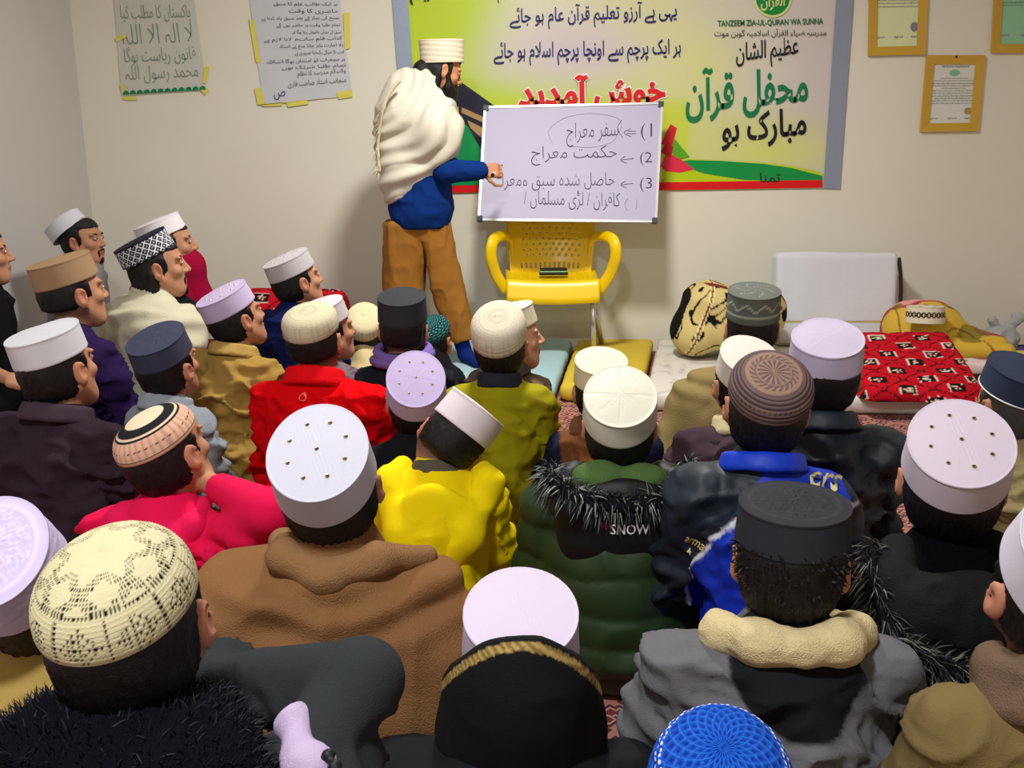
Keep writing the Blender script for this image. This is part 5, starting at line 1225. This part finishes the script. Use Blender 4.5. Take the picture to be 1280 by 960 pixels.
# brown shawl
def shawl_roll(c):
    H, ny, nx = c['H'], c['ny'], c['nx']
    for k, (r, dz, dy) in enumerate(((.090, .004, 0),)):
        def f(P):
            p = c['toB'](P) - np.array([nx, ny, H], np.float32); return chain(p, [(-r * 1.1, .03, dz - .0), (-r * .8, -.06 + dy, dz + .012), (0, -.088 + dy, dz - .012), (r * .9, -.058 + dy, dz + .008), (r * 1.7, .0, dz - .01)], [.024, .026, .028, .026, .020], .02)
        piece(c, 'shawl_fold', f, c['NB'] - .24, c['NB'] + .24, .0048, FLEECE, (142, 106, 72), .004, 20)
person('boy wrapped in a brown fleece shawl under a white cap with brass eyelets', (402, 577), 138, yaw=7, pitch=26, roll=-6, hs=.97, cap=('flat', (198, 198, 212)), eyelets=True, hair='fade', byaw=2, gar='shawl', col=(140, 104, 70), W=.235, m=FLEECE, amp=.016, extra=shawl_roll, captilt=8)
# pink hoodie
e35 = wxy(338, 640, 1.62); h35 = wxy(232, 590, 1.83)
def pinkp(c, x): return c
person('boy in hot pink hoodie and peach striped cap, chin resting on his hand', (189, 534), 108, yaw=46, pitch=14, roll=-10, hs=.94, cap=('stripe', (220, 208, 178)), caph=.066, byaw=14, col=(224, 22, 84), W=.19, amp=.012, dep=1.72,
       arms={'R': (e35, h35, dict(d=(-.5, .6, .5), n=(-.4, -.2, .9), s=.85, curl=.9, side=-1, cuff=.55))}, extra=hood((222, 22, 82), W=.09, L=.11, t=.026, back=.07), captilt=6)
person('boy in an embossed lilac cap and tan jacket, cut by the left edge', (2, 702), 150, yaw=5, pitch=22, roll=-20, hs=.96, dep=1.16, cap=('arabesque', (196, 184, 220)), caph=.074, byaw=0, col=(170, 146, 84), W=.18, amp=.012,
       extra=lambda c: fur_arc(c, W_(c, [(c['nx'] + .08, c['ny'] + .02, c['H'] + .0), (c['nx'] + .13, c['ny'] + .05, c['H'] + .01), (c['nx'] + .15, c['ny'] + .10, c['H'] - .02)]), .018, 500, .035, .0012, ((80, 60, 58), (40, 30, 32), (130, 110, 104)), seed=12, base=(60, 46, 46)))

# ================================================================== THE MAN AT THE BOARD
TY = 5.02
def T(px, py, dy=0.0): return at(px, py, TY + dy)
def teacher():
    hs = 1.0; yaw, pitch = 72, -20
    R = frame(yaw, pitch, 0); hc = T(553, 88); e = empty('person', (T(530, 200)[0], TY, MZ), 'bearded teacher standing in a white shawl, blue coat and tan trousers, writing on the board', 'person')
    Rf, hcf = R.astype(np.float32), hc.astype(np.float32)
    sh = T(534, 148, -.06); el = T(558, 213, -.12); wr = T(602, 214, -.03)
    hp = hand_pts(wr, (.93, .12, .05), (.0, .95, -.30), .95, 1.15, -1)
    def fb(P):
        q = (P - hcf) @ Rf; d = head_sdf(q, True); n0 = hc + R @ np.array([0, -.02, -.055]); nb = T(524, 112)
        d = smin(d, con(P, n0, nb, .052, .062), .02); d = smin(d, con(P, nb, sh, .06, .05), .03); d = smin(d, smin(con(P, sh, el, .045, .038), con(P, el, wr, .036, .026), .01), .02)
        return smin(d, hand_sdf(P, hp, .95), .012)
    lo = np.minimum(hc - .17, el - .1); lo[2] = el[2] - .12; hi = np.maximum(hc + .17, wr + [.16, .2, 0]); lo[1] -= .05; hi[1] += .15
    V, Fc = surf(fb, lo, hi, .0045); q = (V - hc) @ R; c = np.tile(lin((196, 138, 100)), (len(V), 1))
    lips = (((q[:, 0] / .024) ** 2 + ((q[:, 2] + .061) / .0125) ** 2) < 1) & (q[:, 1] > .07); c = mixc(c, lin((160, 84, 76)), lips * .8)
    c = mixc(c, lin((26, 18, 14)), ((((np.abs(q[:, 0]) - .031) / .019) ** 2 + ((q[:, 2] - .0275) / .0045) ** 2) < 1) & (q[:, 1] > .05))
    c = mixc(c, lin((60, 36, 28)), ((((np.abs(q[:, 0]) - .031) / .016) ** 2 + ((q[:, 2] - .004) / .003) ** 2) < 1) & (q[:, 1] > .05))
    mk('body', V, Fc, SKIN, e, c)
    # hair gathered behind, beard
    def fh(P):
        q = (P - hcf) @ Rf; A = q.copy(); A[:, 0] = np.abs(A[:, 0]); d = hair_sdf(q, 'long'); d = smin(d, ell(q, (0, -.100, -.040), (.050, .045, .050)), .02); d = smin(d, con(A, (.066, -.03, -.02), (.058, -.02, -.12), .024, .022), .02)
        return smax(d, -ell(A, (.088, .002, -.010), (.018, .020, .032)), .005)
    V, Fc = surf(fh, hc - .22, hc + .22, .0050); q = (V - hc) @ R; V += grad(fh, V) * (.003 * (vn(q * [90, 90, 30]) - .5))[:, None]; mk('hair', V, Fc, HAIR, e)
    V, Q = tube([hc + R @ np.array([.03 * math.cos(a), -.092 + .02 * math.cos(a), -.012 + .03 * math.sin(a)]) for a in np.linspace(0, 6.28, 20)[:-1]], .008, 6, closed=True); mk('hair_tie', V, Q, CLOTH, e, np.tile(lin((230, 230, 230)), (len(V), 1)))
    def fbd(P):
        q = (P - hcf) @ Rf; A = q.copy(); A[:, 0] = np.abs(A[:, 0]); d = con(A, (.070, .012, -.01), (.054, .040, -.07), .012, .020); d = smin(d, con(A, (.054, .040, -.07), (0, .072, -.100), .022, .026), .012)
        d = smin(d, con(A, (.022, .082, -.062), (.016, .076, -.085), .006, .012), .008); d = smin(d, con(A, (0, .098, -.047), (.024, .083, -.054), .005, .004), .004)
        b0 = hc + R @ np.array([0, .050, -.10]); return smin(d, con(P, b0, b0 + [.014, -.02, -.17], .060, .026), .03)
    V, Fc = surf(fbd, hc - .32, hc + .2, .0045); V += grad(fbd, V) * (.006 * (vn(V * [120, 120, 30]) - .5))[:, None]; mk('beard', V, Fc, HAIR, e)
    V, Q, c = cap_mesh('wrap', ((226, 216, 190)[:], (34, 34, 74)), hgt=.108, rx=.100, ry=.115, taper=1.04) if False else cap_mesh('wrap', [(224, 214, 190), (34, 34, 74)], hgt=.106, rx=.094, ry=.108, taper=1.04)
    RT = frame(yaw, 2, 2); mk('wrapped_cap', hc + np.array([.0, 0, .036]) + V @ RT.T, Q, CAPC, e, c)
    # coat
    def fc(P):
        d = ell(P, T(524, 165), (.185, .14, .27)); d = smin(d, con(P, T(526, 215), T(526, 262), .150, .165), .06)
        d = smax(d, T(500, 282)[2] - P[:, 2], .006)
        a = smin(con(P, T(534, 145, -.05), el, .070, .062), con(P, el, T(600, 214, -.06), .064, .044), .02); return smin(d, a, .02)
    V, Fc = surf(fc, T(470, 290) - [.05, .28, .0], T(620, 95) + [.0, .26, 0], .007); V += grad(fc, V) * (.016 * (ridge(V * [7, 7, 12]) ** 2 - .4) + .006 * (ridge(V * 26) - .5))[:, None]
    mk('coat', V, Fc, WOOL, e, np.tile(lin((16, 50, 118)), (len(V), 1)))
    # shawl over shoulders
    def fs(P):
        d = smin(ell(P, T(519, 158), (.205, .185, .265)), ell(P, T(500, 222), (.095, .165, .19)), .10); d = smin(d, ell(P, T(518, 215), (.155, .185, .13)), .06); d = smin(d, con(P, T(508, 108), T(538, 108, -.05), .070, .075), .07); d = smin(d, ell(P, T(546, 165, -.09), (.125, .15, .165)), .09)
        t0 = T(478, 268); t1 = T(580, 202); n = np.array([t1[2] - t0[2], 0, -(t1[0] - t0[0])]); n /= np.linalg.norm(n)     # diagonal lower hem
        cut = ((P - t0.astype(np.float32)) @ n.astype(np.float32)) + .02 * np.sin(P[:, 0] * 18); nk = -ell(P, T(560, 108), (.075, .15, .085))
        return smax(smax(d, cut, .012), nk, .015)
    V, Fc = surf(fs, T(462, 280) - [.05, .32, 0], T(590, 88) + [0, .26, 0], .006); G = grad(fs, V); o_ = T(478, 95); rr = np.hypot(V[:, 0] - o_[0], (V[:, 2] - o_[2]) * .85); wf = vn(V * 5)
    V += G * ((.013 * (np.abs(np.sin(rr * 27 + 3.2 * wf)) ** .7 - .6) + .006 * np.sin(rr * 95 + 6 * wf)) * sstep(.06, .22, rr) + .012 * (ridge(V * [6, 6, 4]) - .5))[:, None]; mk('shawl', V, Fc, WOOL, e, np.tile(lin((222, 218, 200)), (len(V), 1)))
    fr = []; rs = np.random.RandomState(8)
    P = spline([T(500, 100, -.20), T(486, 118, -.19), T(477, 142, -.18), T(472, 180, -.15), T(474, 215, -.14)], 60)
    V, Q = tube(P, .010, 6); mk('shawl_border', V, Q, WOOL, e, np.tile(lin((224, 214, 180)), (len(V), 1)))
    d = rs.randn(160, 3) * .3 + [-.5, -.3, -.6]; i = rs.randint(22, 59, 160); V, F2, c = strands(P[i], d / np.linalg.norm(d, axis=1)[:, None], .035, .002, rs, .8, None, ((214, 200, 160), (170, 150, 110), (120, 100, 70))); o = mk('fringe', V, F2, FUR, e, c, smooth=False); o['kind'] = 'stuff'
    # tan kameez panels and trousers
    def ftr(P):
        zt = P[:, 2]; z0 = T(531, 300)[2]; z1 = T(530, 400)[2]
        d = smin(con(P, T(509, 285), T(500, 400), .125, .100), con(P, T(537, 285), T(552, 345), .118, .095), .03)
        d = smin(d, con(P, T(552, 345), T(577, 420), .095, .070), .03); d = smin(d, con(P, T(500, 400), T(500, 440), .10, .08), .02)
        t = np.clip((z0 - zt) / (z0 - z1), 0, 1); xc = T(531, 300)[0] + t * .02
        gap = (np.abs(P[:, 0] - xc) - (.004 + .050 * t ** 1.3)); gap = np.maximum(gap, zt - z0); d = smax(d, -gap, .012)
        return smax(smax(d, P[:, 2] - T(500, 277)[2], .01), T(574, 424)[2] - P[:, 2] , .006)
    V, Fc = surf(ftr, T(470, 440) - [.06, .25, 0], T(605, 270) + [0, .25, 0], .0065); G = grad(ftr, V)
    V += G * (.016 * (ridge(V * [9, 9, 1.6] + 3) ** 2 - .4) + .008 * (ridge(V * [16, 16, 9]) ** 2 - .4) + .004 * (ridge(V * [34, 34, 14]) - .5))[:, None]; mk('trousers', V, Fc, CLOTH, e, np.tile(lin((158, 108, 44)), (len(V), 1)))
    # seam flap
    # feet
    for px, dy in ((582, 0), (500, .03)):
        a = T(px, 437, dy); a[2] = MZ + .035
        def ff(P, a=a):
            d = con(P, a + [-.02, .0, .07], a + [0, 0, .01], .042, .040); d = smin(d, con(P, a, a + [.07, -.14, -.008], .036, .028), .02); return smax(d, MZ + .002 - P[:, 2], .003)
        V, Fc = surf(ff, a - [.1, .22, .05], a + [.16, .1, .14], .0065); mk('sock', V, Fc, WOOL, e, np.tile(lin((22, 44, 120)), (len(V), 1)))
    PEOPLE.append(('teacher', hc, 4.2, 0))
    # marker pen held in the fist: a thing of its own
    a = hp[0][2] + np.array([.008, .025, .0]); mkr = empty('marker_pen', a, 'short white marker pen with a black tip held in the teacher\'s hand', 'pen')
    d = np.array([.30, .75, .28]); d /= np.linalg.norm(d)
    V, Q = tube([a - d * .055, a + d * .050], .0085, 12); mk('barrel', V, Q, mat('pen_white', (235, 232, 235), rough=.35), mkr); V, Q = tube([a + d * .050, a + d * .066], .0055, 10); mk('tip', V, Q, DARK, mkr)
    V, Q = tube([a - d * .068, a - d * .054], .0078, 10); mk('end_cap', V, Q, DARK, mkr)
teacher()
# cap resting on the yellow blanket
V, Q, c = cap_mesh('scroll', [(226, 216, 190), (70, 46, 30)], hgt=.085, rx=.096, ry=.108); cb = at(1156, 403, 4.98)
tag(mk('cap', cb + V @ rot('X', -6).T, Q, CAPC, None, c), 'cream prayer cap with brown scroll embroidery lying on the yellow flowered blanket', 'cap')
